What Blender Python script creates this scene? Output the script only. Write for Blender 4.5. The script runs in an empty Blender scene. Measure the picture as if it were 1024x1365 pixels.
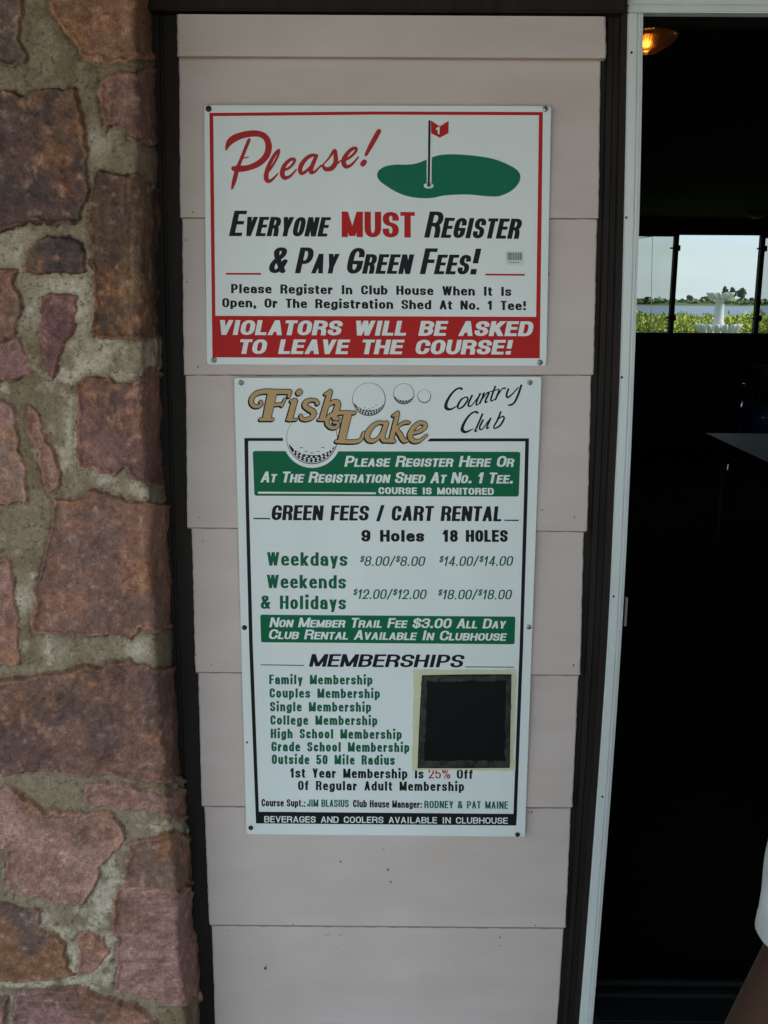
import bpy, bmesh, math, random
import numpy as np
from mathutils import Vector, Matrix
from mathutils.geometry import delaunay_2d_cdt
random.seed(7)
R = math.radians
S = bpy.context.scene
COL = S.collection

# ------------------------------------------------------------------ camera
EYE = Vector((0.3268, -1.8694, 1.62))
YAW, PITCH, ROLL, FPX = -0.00336, 0.2080, 0.00634, 1340.0      # focal length for a 1024x1365 picture
fw = Vector((math.sin(YAW)*math.cos(PITCH), math.cos(YAW)*math.cos(PITCH), -math.sin(PITCH)))
r0 = Vector((math.cos(YAW), -math.sin(YAW), 0)); u0 = r0.cross(fw)
rt = r0*math.cos(ROLL) + u0*math.sin(ROLL); up = -r0*math.sin(ROLL) + u0*math.cos(ROLL)
cd = bpy.data.cameras.new('camera'); cam = bpy.data.objects.new('camera', cd); COL.objects.link(cam)
M = Matrix.Identity(4)
for i in range(3):
    M[i][0], M[i][1], M[i][2], M[i][3] = rt[i], up[i], -fw[i], EYE[i]
cam.matrix_world = M
cd.sensor_fit = 'VERTICAL'; cd.sensor_height = 36.0; cd.sensor_width = 27.0
cd.lens = FPX/1365*36; cd.clip_start = .02; cd.clip_end = 6000
S.camera = cam

# ------------------------------------------------------------------ sky, sun, exposure
SUN_EL, SUN_AZ = R(40), R(98)            # azimuth from +y (behind the clubhouse) towards +x
w = bpy.data.worlds.new('World'); S.world = w; w.use_nodes = True
nt = w.node_tree; N = nt.nodes; N.clear()
out = N.new('ShaderNodeOutputWorld'); bg = N.new('ShaderNodeBackground'); bg.inputs[1].default_value = .11
sky = N.new('ShaderNodeTexSky'); sky.sky_type = 'NISHITA'; sky.sun_disc = False
sky.sun_elevation = SUN_EL; sky.sun_rotation = SUN_AZ; sky.air_density = 1.2; sky.dust_density = .7
tc = N.new('ShaderNodeTexCoord'); mp = N.new('ShaderNodeMapping'); mp.inputs['Scale'].default_value = (2.2, 2.2, 13)
nz = N.new('ShaderNodeTexNoise'); nz.inputs['Scale'].default_value = 2.4; nz.inputs['Detail'].default_value = 6
rp = N.new('ShaderNodeValToRGB'); rp.color_ramp.elements[0].color = (.55, .55, .55, 1); rp.color_ramp.elements[0].position = .30; rp.color_ramp.elements[1].position = .68
mx = N.new('ShaderNodeMix'); mx.data_type = 'RGBA'
mx.inputs[7].default_value = (5.6, 6.7, 7.4, 1)
nt.links.new(tc.outputs['Generated'], mp.inputs[0]); nt.links.new(mp.outputs[0], nz.inputs['Vector'])
nt.links.new(nz.outputs[0], rp.inputs[0]); nt.links.new(rp.outputs[0], mx.inputs[0])
nt.links.new(sky.outputs[0], mx.inputs[6]); nt.links.new(mx.outputs[2], bg.inputs[0]); nt.links.new(bg.outputs[0], out.inputs[0])
sd = bpy.data.lights.new('sun', 'SUN'); sd.energy = 4.4; sd.angle = R(.5); sd.color = (1, .95, .87)
so = bpy.data.objects.new('sun', sd); COL.objects.link(so)
tosun = Vector((math.sin(SUN_AZ)*math.cos(SUN_EL), math.cos(SUN_AZ)*math.cos(SUN_EL), math.sin(SUN_EL)))
so.rotation_euler = tosun.to_track_quat('Z', 'Y').to_euler(); so.location = (20, 10, 25)
S.view_settings.view_transform = 'Standard'; S.view_settings.look = 'None'
S.view_settings.exposure = 1.62; S.view_settings.gamma = 1
S.render.engine = 'CYCLES'
S.cycles.use_denoising = True
S.cycles.max_bounces = 8; S.cycles.diffuse_bounces = 5; S.cycles.transparent_max_bounces = 12
S.cycles.sample_clamp_indirect = 6; S.cycles.caustics_reflective = False; S.cycles.caustics_refractive = False

# ------------------------------------------------------------------ helpers
def ray(px, py):
    return (fw + rt*((px-512)/FPX) + up*(-(py-682.5)/FPX))
def at_y(px, py, y):
    d = ray(px, py); return EYE + d*((y-EYE.y)/d.y)
def at_z(px, py, z):
    d = ray(px, py); return EYE + d*((z-EYE.z)/d.z)
def at_x(px, py, x):
    d = ray(px, py); return EYE + d*((x-EYE.x)/d.x)

def meta(o, label=None, cat=None, group=None, kind=None):
    if label: o['label'] = label
    if cat: o['category'] = cat
    if group: o['group'] = group
    if kind: o['kind'] = kind
    return o
def empty(name, loc, label, cat, group=None):
    o = bpy.data.objects.new(name, None); COL.objects.link(o); o.location = loc; o.empty_display_size = .05
    return meta(o, label, cat, group)
def link(name, me, mats=None, parent=None, smooth=False):
    o = bpy.data.objects.new(name, me); COL.objects.link(o)
    for m in (mats if isinstance(mats, (list, tuple)) else [mats] if mats else []): me.materials.append(m)
    if parent is not None:
        o.parent = parent; o.matrix_parent_inverse = Matrix.Translation(-parent.location)
        if parent.parent is not None: o.matrix_parent_inverse = Matrix.Identity(4)
    if smooth:
        for p in me.polygons: p.use_smooth = True
    return o
def mesh(name, verts, faces, mats=None, parent=None, smooth=False, fmat=None):
    me = bpy.data.meshes.new(name); me.from_pydata([tuple(v) for v in verts], [], faces); me.update()
    o = link(name, me, mats, parent, smooth)
    if fmat is not None: me.polygons.foreach_set('material_index', fmat)
    return o
class MB:
    def __init__(s): s.v = []; s.f = []; s.m = []
    def add(s, v, f, m=0):
        b = len(s.v); s.v += [tuple(q) for q in v]; s.f += [[i+b for i in q] for q in f]; s.m += [m]*len(f); return s
    def box(s, x0, x1, y0, y1, z0, z1, m=0, bev=0):
        bm = bmesh.new(); bmesh.ops.create_cube(bm, size=1)
        for v in bm.verts: v.co = ((x0+x1)/2+v.co.x*(x1-x0), (y0+y1)/2+v.co.y*(y1-y0), (z0+z1)/2+v.co.z*(z1-z0))
        if bev: bmesh.ops.bevel(bm, geom=bm.edges[:], offset=bev, segments=2, affect='EDGES')
        return s.bm(bm, m)
    def bm(s, bm, m=0):
        bm.verts.index_update(); s.add([v.co.copy() for v in bm.verts], [[v.index for v in f.verts] for f in bm.faces], m); bm.free(); return s
    def tube(s, pts, r, n=8, m=0, cap=True):
        pts = [Vector(p) for p in pts]; k = len(pts); rr = r if isinstance(r, (list, tuple)) else [r]*k
        vs = []; ref = Vector((0, 0, 1))
        for i, p in enumerate(pts):
            t = (pts[min(i+1, k-1)]-pts[max(i-1, 0)]).normalized()
            a = t.cross(ref if abs(t.dot(ref)) < .95 else Vector((1, 0, 0))).normalized(); b = t.cross(a)
            for j in range(n):
                an = 2*math.pi*j/n; vs.append(p+(a*math.cos(an)+b*math.sin(an))*rr[i])
        fs = [[i*n+j, i*n+(j+1) % n, (i+1)*n+(j+1) % n, (i+1)*n+j] for i in range(k-1) for j in range(n)]
        if cap: fs += [list(range(n))[::-1], [(k-1)*n+j for j in range(n)]]
        return s.add(vs, fs, m)
    def lathe(s, prof, c=(0, 0, 0), n=24, m=0):
        vs = []; c = Vector(c)
        for r, z in prof:
            for j in range(n):
                a = 2*math.pi*j/n; vs.append(c+Vector((r*math.cos(a), r*math.sin(a), z)))
        k = len(prof)
        return s.add(vs, [[i*n+j, i*n+(j+1) % n, (i+1)*n+(j+1) % n, (i+1)*n+j] for i in range(k-1) for j in range(n)], m)
    def build(s, name, mats, parent=None, smooth=False):
        o = mesh(name, s.v, s.f, mats, parent, smooth)
        if any(s.m): o.data.polygons.foreach_set('material_index', s.m)
        return o

# ------------------------------------------------------------------ materials
def mat(name, col, rough=.6, spec=.5, metal=0, noise=None, bump=None, coat=0, emit=None):
    """noise = (scale, amount, second colour, detail); bump = (scale, strength, distance)"""
    m = bpy.data.materials.new(name); m.use_nodes = True; t = m.node_tree; b = t.nodes['Principled BSDF']
    b.inputs['Base Color'].default_value = (*col, 1); b.inputs['Roughness'].default_value = rough
    b.inputs['Metallic'].default_value = metal; b.inputs['Specular IOR Level'].default_value = spec
    b.inputs['Coat Weight'].default_value = coat
    g = t.nodes.new('ShaderNodeNewGeometry')
    def nz(sc, det=5, stretch=(1, 1, 1)):
        mp = t.nodes.new('ShaderNodeMapping'); mp.inputs['Scale'].default_value = stretch
        n = t.nodes.new('ShaderNodeTexNoise'); n.inputs['Scale'].default_value = sc; n.inputs['Detail'].default_value = det
        t.links.new(g.outputs['Position'], mp.inputs[0]); t.links.new(mp.outputs[0], n.inputs['Vector']); return n
    if noise:
        n = nz(noise[0], noise[3] if len(noise) > 3 else 6, noise[4] if len(noise) > 4 else (1, 1, 1))
        rp = t.nodes.new('ShaderNodeMapRange'); rp.inputs[1].default_value = .35; rp.inputs[2].default_value = .7
        rp.inputs[3].default_value = 0; rp.inputs[4].default_value = noise[1]
        mx = t.nodes.new('ShaderNodeMix'); mx.data_type = 'RGBA'
        mx.inputs[6].default_value = (*col, 1); mx.inputs[7].default_value = (*noise[2], 1)
        t.links.new(n.outputs[0], rp.inputs[0]); t.links.new(rp.outputs[0], mx.inputs[0]); t.links.new(mx.outputs[2], b.inputs['Base Color'])
    if bump:
        n = nz(bump[0], 6, bump[3] if len(bump) > 3 else (1, 1, 1)); bp = t.nodes.new('ShaderNodeBump')
        bp.inputs['Strength'].default_value = bump[1]; bp.inputs['Distance'].default_value = bump[2]
        t.links.new(n.outputs[0], bp.inputs['Height']); t.links.new(bp.outputs[0], b.inputs['Normal'])
    if emit:
        b.inputs['Emission Color'].default_value = (*emit[0], 1); b.inputs['Emission Strength'].default_value = emit[1]
    return m

M_side = mat('siding_paint', (.585, .497, .468), .62, .3, noise=(10, .8, (.51, .425, .385), 9, (.5, 1, 1.3)), bump=(240, .35, .0007, (.3, 1, 1.4)))
M_lap = mat('painted_lap_shadow', (.24, .19, .155), .8)  # colour of the painted shadow lines under the laps
M_caulk = mat('yellowed_caulk', (.34, .24, .12), .7)
M_speck = mat('dirt_speck', (.03, .025, .02), .9)
M_trim = mat('dark_brown_trim', (.011, .009, .0082), .65, .18, noise=(30, .6, (.030, .022, .018), 8, (1, 1, .12)), bump=(60, .5, .002, (1, 1, .1)))
M_alu = mat('white_aluminium', (.64, .675, .665), .4, .5, noise=(14, .45, (.58, .62, .62)))
M_plate = mat('enamelled_white', (.735, .775, .765), .45, .35, noise=(7, .6, (.655, .70, .69), 8, (1, 1, .4)))
M_black = mat('print_black', (.010, .012, .014), .5, .12)
M_red = mat('print_red', (.46, .016, .016), .5, .12)
M_red2 = mat('print_red_faded', (.40, .022, .022), .5, .15)
M_green = mat('print_green', (.003, .125, .055), .5, .12, noise=(30, .3, (.004, .115, .055)))
M_green1 = mat('print_teal_green', (.002, .145, .08), .5, .15, noise=(30, .3, (.004, .13, .072)))
M_gtext = mat('print_green_text', (.003, .11, .052), .5, .15)
M_tan = mat('print_tan', (.50, .325, .15), .5, .15)
M_gold = mat('lamp_brass', (.5, .3, .08), .3, metal=1)
M_steel = mat('screw_steel', (.42, .44, .43), .35, metal=.8)
M_rust = mat('screw_dark', (.025, .02, .018), .55, metal=.4)
M_tape = mat('masking_tape', (.62, .60, .40), .45, noise=(40, .6, (.52, .50, .32)))
M_clear = mat('grey_tape', (.010, .011, .009), .4, .2, noise=(75, .9, (.06, .063, .053), 6, (1, 1, 1)))
M_film = mat('black_film', (.004, .004, .005), .42, .13, bump=(24, .5, .003, (1, 1, .6)))
M_bar = mat('barcode_grey', (.16, .17, .17), .5)
M_sticker = mat('sticker_paper', (.63, .68, .66), .5, .3)
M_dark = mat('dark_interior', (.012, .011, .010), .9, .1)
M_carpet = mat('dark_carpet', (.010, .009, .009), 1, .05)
M_conc = mat('concrete', (.36, .34, .31), .85, noise=(3, .6, (.29, .275, .25)), bump=(40, .3, .003))
M_added_pavement = mat('added_pale_pavement', (.33, .305, .275), .9, noise=(6, .6, (.25, .235, .215)))
M_roof = mat('soffit_boards', (.10, .085, .075), .8)
M_grass = mat('lawn', (.07, .11, .03), .95, .1, noise=(1.3, .7, (.11, .13, .045)))
M_wood = mat('table_wood', (.018, .014, .012), .5, .15)
M_top = mat('laminate_top', (.010, .012, .013), .5, .1)
M_vinyl = mat('blue_vinyl', (.03, .04, .09), .2, .6)
M_chrome = mat('chrome', (.7, .7, .72), .12, metal=1)
M_sill = mat('threshold_metal', (.008, .010, .0105), .7, .08)
M_white = mat('white_paint', (.52, .53, .51), .6, .2)
M_shore = mat('shore_grass', (.10, .145, .055), .95, .1, noise=(.05, .8, (.07, .10, .04)))

# ------------------------------------------------------------------ ground and porch
def grid_sheet(name, x0, x1, y0, y1, z, m, kind='structure'):
    return meta(mesh(name, [(x0, y0, z), (x1, y0, z), (x1, y1, z), (x0, y1, z)], [(0, 1, 2, 3)], m), kind=kind)
# one terrain sheet: flat lawn, a bank down to the lake bed, and the rise of the far shore
xs = [-3000, -900, -300, -120, -60, -30, 0, 30, 60, 120, 300, 900, 3000]
ys = [-3000, -400, -60, -8, 0, 20, 44, 54, 60, 66, 300, 640, 690, 720, 800, 1100, 3500]
zs = [0, 0, 0, 0, 0, 0, 0, -.25, -1.3, -2.4, -3, -3, -1.2, 1.2, 2.2, 2.8, 3]
gv = [(x, y, z-.02) for y, z in zip(ys, zs) for x in xs]
gf = [[j*len(xs)+i, j*len(xs)+i+1, (j+1)*len(xs)+i+1, (j+1)*len(xs)+i] for j in range(len(ys)-1) for i in range(len(xs)-1)]
meta(mesh('ground', gv, gf, M_grass), kind='structure')
M_lake = mat('lake_water', (.105, .14, .20), .45, .35, noise=(.12, .8, (.15, .185, .25), 6, (.35, 1.5, 1)), bump=(1.2, .6, .15, (.4, 1, 1)))
grid_sheet('lake', -900, 900, 56, 704, -1.0, M_lake)
grid_sheet('added_pavement', -40, 40, -30, -2.62, -.005, M_added_pavement)  # unseen paving, added so the lawn throws no green light on the wall
pf = MB().box(-3.2, 5.5, -2.6, .12, -.3, .04, bev=.01).build('porch_floor', M_conc); meta(pf, kind='structure')

# ------------------------------------------------------------------ facade
def edge(pts, y):
    """x of an edge as a function of height, from points along it"""
    P = sorted([(q.z, q.x) for q in (at_y(a, b, y) for a, b in pts)])
    zz = [p[0] for p in P]; xx = [p[1] for p in P]
    def f(z):
        if z < zz[0]: return xx[0]+(xx[1]-xx[0])/(zz[1]-zz[0])*(z-zz[0])*.6
        if z > zz[-1]: return xx[-1]+(xx[-1]-xx[-2])/(zz[-1]-zz[-2])*(z-zz[-1])*.6
        # smooth interpolation
        i = max(0, min(len(zz)-2, next(k for k in range(len(zz)-1) if z <= zz[k+1]+1e-9)))
        t = (z-zz[i])/(zz[i+1]-zz[i])
        def sl(k):
            a, b = max(0, k-1), min(len(zz)-1, k+1); return (xx[b]-xx[a])/(zz[b]-zz[a])
        h = zz[i+1]-zz[i]; t2, t3 = t*t, t**3
        return (2*t3-3*t2+1)*xx[i]+(t3-2*t2+t)*h*sl(i)+(-2*t3+3*t2)*xx[i+1]+(t3-t2)*h*sl(i+1)
    return f
def board(mb, xl, xr, z0, z1, prof, n=40, m=0, rag=0, zfun=None):
    """prof: closed cross-section [(t across, y)] swept in height"""
    k = len(prof); vs = []
    for i in range(n+1):
        z = z0+(z1-z0)*i/n; a, b = xl(z), xr(z)
        ja, jb = random.uniform(-rag, rag), random.uniform(-rag, rag)
        for t, y in prof:
            x = a+(b-a)*t+(ja if t < .5 else jb)
            yy = y(z) if callable(y) else y
            vs.append((x, yy, z+(zfun(t, i == 0, i == n) if zfun else 0)))
    fs = [[i*k+j, i*k+(j+1) % k, (i+1)*k+(j+1) % k, (i+1)*k+j] for i in range(n) for j in range(k)]
    fs += [list(range(k))[::-1], [n*k+j for j in range(k)]]
    mb.add(vs, fs, m)

wall = empty('clubhouse_wall', (.3, 0, 0), 'strip of pale pinkish lap siding between stone pillar and doorway', 'wall')
TOPZ = 2.62
courses = [  # left edge (top, bottom), right edge (top, bottom) in photo points
    ([(238, 79), (241, 290)], [(801.5, 79), (797.5, 291)]),
    ([(242, 292), (246, 499)], [(797, 293), (790.5, 499)]),
    ([(247, 501), (250.5, 702)], [(789, 501), (782.5, 707)]),
    ([(255, 704), (261, 894)], [(779, 709), (773, 898)]),
    ([(263.5, 896), (269.5, 1072)], [(772, 900), (762.5, 1074)]),
    ([(272, 1074), (279.5, 1230)], [(762, 1076), (753.5, 1234)]),
    ([(282, 1232), (286.5, 1365), (293, 1560)], [(752.5, 1236), (743, 1365), (728, 1560)])]
mb = MB()
for i, (l, r_) in enumerate(courses):
    fl, fr = edge(l, -.006), edge(r_, -.006)
    zl = [at_y(a, b, -.006).z for a, b in l]; zr = [at_y(a, b, -.006).z for a, b in r_]
    zt, zb = (zl[0]+zr[0])/2+.012, (zl[-1]+zr[-1])/2
    dz = (zr[-1]-zl[-1])/2
    def yf(z, zt=zt, zb=zb): return -.012+.011*(z-zb)/(zt-zb)
    zf = lambda t, bot, top, dz=dz: (t*2-1)*dz if bot else 0
    board(mb, fl, fr, zb, zt, [(0, .012), (0, lambda z, yf=yf: yf(z)+.0015), (.003, yf), (.25, yf), (.5, yf), (.75, yf), (.997, yf), (1, lambda z, yf=yf: yf(z)+.0015), (1, .012)], 30, 0, .0006, zf)
for i, (l, r_) in enumerate(courses[:-1]):  # shadow line under each lap, put in as a thin dark strip
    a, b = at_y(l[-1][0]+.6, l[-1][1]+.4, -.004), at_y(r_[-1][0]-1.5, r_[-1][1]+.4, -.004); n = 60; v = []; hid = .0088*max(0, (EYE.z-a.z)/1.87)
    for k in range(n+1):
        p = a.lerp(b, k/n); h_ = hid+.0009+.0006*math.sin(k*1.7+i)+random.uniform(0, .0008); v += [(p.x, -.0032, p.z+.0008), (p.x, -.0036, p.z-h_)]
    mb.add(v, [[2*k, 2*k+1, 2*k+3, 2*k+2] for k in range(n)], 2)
for px, py, r_ in [(517, 1160, 1.6), (521, 1176, 1.4), (454, 1149, 1.2), (354, 1291, 1.9), (391, 1233, 1.2), (439, 1246, .9), (435, 1247, .8), (454, 1247, 1),
                   (667, 1250, 1.2), (666, 1261, 1), (714, 1234, 1.1), (303, 1241, .9), (448, 1265, .8), (732, 366, 1), (512, 1132, .8), (248, 320, .9), (249, 376, 1),
                   (257, 283, 1), (264, 489, 1.2), (265, 690, .8), (270, 722, .8), (261, 873, 1), (282, 887, .9), (765, 887, 1.5), (766, 690, 1), (723, 680, .8), (709, 1083, 1.2), (705, 1084, .9)]:
    c = at_y(px, py, -.0126); rr = r_*.00125; n = 7
    ring = [(c.x+rr*random.uniform(.6, 1.2)*math.cos(2*math.pi*k/n), -.0116, c.z+rr*1.5*random.uniform(.6, 1.2)*math.sin(2*math.pi*k/n)) for k in range(n)]
    mb.add(ring+[(c.x, -.0135, c.z)], [[k, n, (k+1) % n] for k in range(n)], 1)
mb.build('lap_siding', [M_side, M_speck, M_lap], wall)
mb = MB()
l, r_ = edge([(235.6, 27), (236.3, 77)], -.02), edge([(808, 18), (808.5, 70), (808, 76)], -.02)
board(mb, l, r_, at_y(540, 76, -.02).z, at_y(540, 20.5, -.02).z, [(0, .01), (0, -.017), (.004, -.02), (.25, -.02), (.5, -.02), (.75, -.02), (.996, -.02), (1, -.017), (1, .01)], 12, 0, .0006)
mb.build('frieze_board', M_side, wall)
mb = MB()
z = at_y(540, 77.2, -.013).z
mb.tube([(l(z)+.004, -.0145, z), (.2, -.0145, z+.0005), (r_(z)-.01, -.0145, z)], .0021, 6)
mb.build('caulk_bead', M_caulk, wall)
mb = MB()
f1 = edge([(190, 20), (200, 380), (215, 900), (235, 1365)], .004); f2 = edge([(262, 20), (268, 500), (290, 1000), (312, 1365)], .004)
board(mb, f1, f2, .0, TOPZ, [(0, .05), (0, .002), (.3, .002), (.32, .006), (.36, .006), (.38, .002), (1, .002), (1, .05)], 40, 0, .0004)
mb.build('trim_board', M_trim, wall)
JL = [(837.6, 17), (832.7, 285), (826.3, 520), (820.5, 645), (810.8, 850), (796.5, 1060), (780, 1275), (772.5, 1365)]
JR = [(858.5, 17), (856.5, 150), (853, 300), (847, 480), (840, 650), (829.5, 850), (815.8, 1052), (802, 1230), (791, 1365)]
mb = MB()
f1 = edge([(760, 20), (745, 500), (725, 1000), (705, 1365)], .002); f2 = edge([(a+6, b) for a, b in JL], .002)
board(mb, f1, f2, .0, TOPZ, [(0, .05), (0, .003), (.58, .003), (.6, -.004), (.68, -.004), (.70, .001), (.78, .001), (.80, -.006), (.9, -.006), (.92, .0), (1, .0), (1, .05)], 50, 0, .0003)
mb.build('trim_board', M_trim, wall)
# dark header over the siding
zt0 = at_y(540, 20.5, -.02).z
hx_ = at_y(836, 8, -.03).x
mb = MB().box(-.6, hx_, -.03, .05, zt0+.004, zt0+.05, bev=.003).box(-.6, hx_, -.018, .05, zt0+.052, TOPZ, bev=.003)
mb.build('header_board', M_trim, wall)
# backing of the wall (thickness) and the rest of the front, left and right of the doorway
mb = MB().box(-3.2, f2(1.5)-.03, .052, .16, 0, TOPZ).box(1.62, 5.5, .0, .16, 0, TOPZ)
mb.build('wall_sheathing', M_trim, wall)

meta(MB().box(2.7, 2.86, -4.2, -.002, 0, TOPZ).build('wall', M_roof), kind='structure')       # unseen side wall, added to cut the light from the right
# porch roof over the camera
rf = MB().box(-3.4, 5.6, -2.9, .3, TOPZ+.003, TOPZ+.1, bev=.01).box(-3.4, 5.6, -2.93, -2.902, TOPZ-.12, TOPZ+.16)
o = rf.build('porch_roof', M_roof); meta(o, 'dark boarded porch ceiling over the clubhouse entrance', 'porch roof')

# ------------------------------------------------------------------ doorway
door = empty('door_frame', (.9, 0, 0), 'white aluminium storm door frame around the dark open doorway', 'door frame')
zh = at_y(838, 17, -.012).z
mb = MB(); fl, fr = edge(JL, -.012), edge(JR, -.012)
board(mb, fl, fr, .12, zh-.0005, [(0, .06), (0, -.009), (.06, -.012), (.55, -.012), (.58, -.009), (.62, -.009), (.65, -.013), (.78, -.013), (.82, -.010), (.97, -.010), (1, -.007), (1, .06)], 60)
mb.build('side_jamb', M_alu, door, True)
for pol in door.children[-1].data.polygons: pol.use_smooth = False
mb = MB()
xa = fl(zh)-.001
mb.box(xa, 1.60, -.014, .014, zh+.0005, zh+.012, bev=.002).box(xa, 1.60, -.010, .03, zh+.0125, zh+.030, bev=.002).box(xa, 1.60, -.016, .03, zh+.0305, zh+.05, bev=.003)
mb.build('head_jamb', M_alu, door)
MB().box(xa+.03, 1.60, .031, .13, zh+.012, zh+.05, bev=.003).build('head_stop', M_trim, door)
mb = MB().box(1.562, 1.60, -.012, .06, .12, zh-.001, bev=.003).build('side_jamb', M_alu, door)
zs_ = at_y(880, 1347, .0).z
mb = MB().box(fr(zs_)+.002, 1.56, -.03, .10, .02, zs_-.004, bev=.004).box(fr(zs_)+.002, 1.56, .045, .06, zs_-.004, zs_+.006).box(fr(zs_)+.002, 1.56, .075, .085, zs_-.004, zs_+.014)
mb.build('threshold', M_sill, door)
def screw(px, py, y, parent, m, r=.0036):
    c = at_y(px, py, y); g = MB()
    bm = bmesh.new(); bmesh.ops.create_uvsphere(bm, u_segments=14, v_segments=8, radius=r)
    for v in bm.verts: v.co = Vector((c.x+v.co.x, c.y+v.co.y*.45, c.z+v.co.z))
    g.bm(bm, 0)
    g.box(c.x-r*.75, c.x+r*.75, c.y-r*.49, c.y-r*.40, c.z-r*.13, c.z+r*.13, 1).box(c.x-r*.13, c.x+r*.13, c.y-r*.488, c.y-r*.40, c.z-r*.75, c.z+r*.75, 1)
    return g.build('screw', [m, M_speck], parent, True)
for p in [(842, 70), (835, 290), (829, 503), (818, 795), (803, 1062)]:
    screw(p[0], p[1], -.0125, door, M_rust, .0022)
c = at_y(836, 816, .05)
MB().box(c.x-.004, c.x+.0005, .05, .062, c.z-.03, c.z+.03, bev=.001).build('strike_plate', M_steel, door)

# ------------------------------------------------------------------ lettering engine (own drawn alphabet)
def conv(pts):
    pts = sorted(set((round(x, 6), round(y, 6)) for x, y in pts))
    def half(p):
        h = []
        for q in p:
            while len(h) > 1 and (h[-1][0]-h[-2][0])*(q[1]-h[-2][1])-(h[-1][1]-h[-2][1])*(q[0]-h[-2][0]) <= 1e-12: h.pop()
            h.append(q)
        return h
    a, b = half(pts), half(pts[::-1]); return a[:-1]+b[:-1]
def union(polys, eps=1e-5):
    v = []; f = []
    for p in polys:
        if len(p) < 3: continue
        b = len(v); v += [Vector(q) for q in p]; f.append(list(range(b, b+len(p))))
    ov, oe, of, _, _, src = delaunay_2d_cdt(v, [], f, 0, eps)
    return [tuple(q) for q in ov], [list(q) for q, o in zip(of, src) if len(o)]
CAPS = {
 'A': (.60, 'L 0,0 .5,1;L 1,0 .5,1;L .2,.28 .8,.28'), 'B': (.58, 'L 0,0 0,1;R 0,1 1,1 1,.53 0,.53;R 0,.53 1,.53 1,0 0,0'),
 'C': (.57, 'R 1,.72 1,1 0,1 0,0 1,0 1,.28'), 'D': (.58, 'L 0,0 0,1;R 0,1 1,1 1,0 0,0'),
 'E': (.50, 'L 0,0 0,1;L 0,1 1,1;L 0,.53 .92,.53;L 0,0 1,0'), 'F': (.48, 'L 0,0 0,1;L 0,1 1,1;L 0,.5 .9,.5'),
 'G': (.58, 'R 1,.74 1,1 0,1 0,0 1,0 1,.28;L 1,.42 .58,.42;L 1,.42 1,.2'), 'H': (.60, 'L 0,0 0,1;L 1,0 1,1;L 0,.52 1,.52'),
 'I': (.26, 'L .5,0 .5,1'), 'J': (.52, 'R 1,1 1,0 0,0 0,.36'), 'K': (.60, 'L 0,0 0,1;L 1,1 0,.38;L .3,.56 1,0'),
 'L': (.47, 'L 0,0 0,1;L 0,0 1,0'), 'M': (.74, 'L 0,0 0,1;L 1,0 1,1;L 0,1 .5,.05;L .5,.05 1,1'), 'N': (.60, 'L 0,0 0,1;L 1,0 1,1;L 0,1 1,0'),
 'O': (.58, 'O 0,0 1,0 1,1 0,1'), 'P': (.56, 'L 0,0 0,1;R 0,1 1,1 1,.42 0,.42'), 'Q': (.58, 'O 0,0 1,0 1,1 0,1;L .6,.3 1,-.02'),
 'R': (.59, 'L 0,0 0,1;R 0,1 1,1 1,.5 0,.5;R .3,.5 .97,.5 .97,0'), 'S': (.56, 'R 1,.77 1,1 0,1 0,.54 1,.48 1,0 0,0 0,.23'),
 'T': (.50, 'L .5,0 .5,1;L 0,1 1,1'), 'U': (.58, 'R 0,1 0,0 1,0 1,1'), 'V': (.57, 'L 0,1 .5,0;L 1,1 .5,0'),
 'W': (.82, 'L 0,1 .25,0;L .25,0 .5,1;L .5,1 .75,0;L .75,0 1,1'), 'X': (.58, 'L 0,0 1,1;L 0,1 1,0'),
 'Y': (.56, 'L 0,1 .5,.4;L 1,1 .5,.4;L .5,0 .5,.44'), 'Z': (.52, 'L 0,1 1,1;L 1,1 0,0;L 0,0 1,0'),
 '0': (.56, 'O 0,0 1,0 1,1 0,1'), '1': (.38, 'L .7,0 .7,1;L .7,.97 .0,.76'), '2': (.55, 'R 0,.68 0,1 1,1 1,.52;L 1,.56 0,.0;L 0,0 1,0'),
 '3': (.56, 'R 0,.78 0,1 1,1 1,.53 .5,.53;R .5,.53 1,.53 1,0 0,0 0,.22'), '4': (.58, 'L .75,0 .75,1;L .75,1 0,.26;L 0,.24 1,.24'),
 '5': (.56, 'L 1,1 .06,1;L .06,1 .06,.5;R .06,.5 .06,.62 1,.62 1,0 0,0 0,.22'), '6': (.56, 'O 0,0 1,0 1,.58 0,.58;R 1,.74 1,1 0,1 0,.2'),
 '7': (.52, 'L 0,1 1,1;L 1,1 .3,0'), '8': (.57, 'O .04,.52 .96,.52 .96,1 .04,1;O 0,0 1,0 1,.52 0,.52'), '9': (.56, 'O 0,.42 1,.42 1,1 0,1;R 1,.8 1,0 0,0 0,.2'),
 '$': (.56, 'R 1,.76 1,1 0,1 0,.54 1,.48 1,0 0,0 0,.24;T .5,-.12 .5,1.12'), '%': (.8, 'O 0,.6 .34,.6 .34,1 0,1;O .66,0 1,0 1,.4 .66,.4;T .2,0 .8,1'),
 '&': (.66, 'R 1,0 .14,.72 .14,1 .78,1 .78,.7 0,.42 0,0 .72,0 1,.46'), '!': (.28, 'L .5,.5 .5,1;P .5,0'), '.': (.24, 'P .5,0'),
 ',': (.24, 'P .5,0;L .5,0 .3,-.16'), ':': (.24, 'P .5,0;P .5,.55'), '/': (.42, 'L 0,-.05 1,1.05'), '-': (.4, 'L 0,.42 1,.42')}
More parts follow.
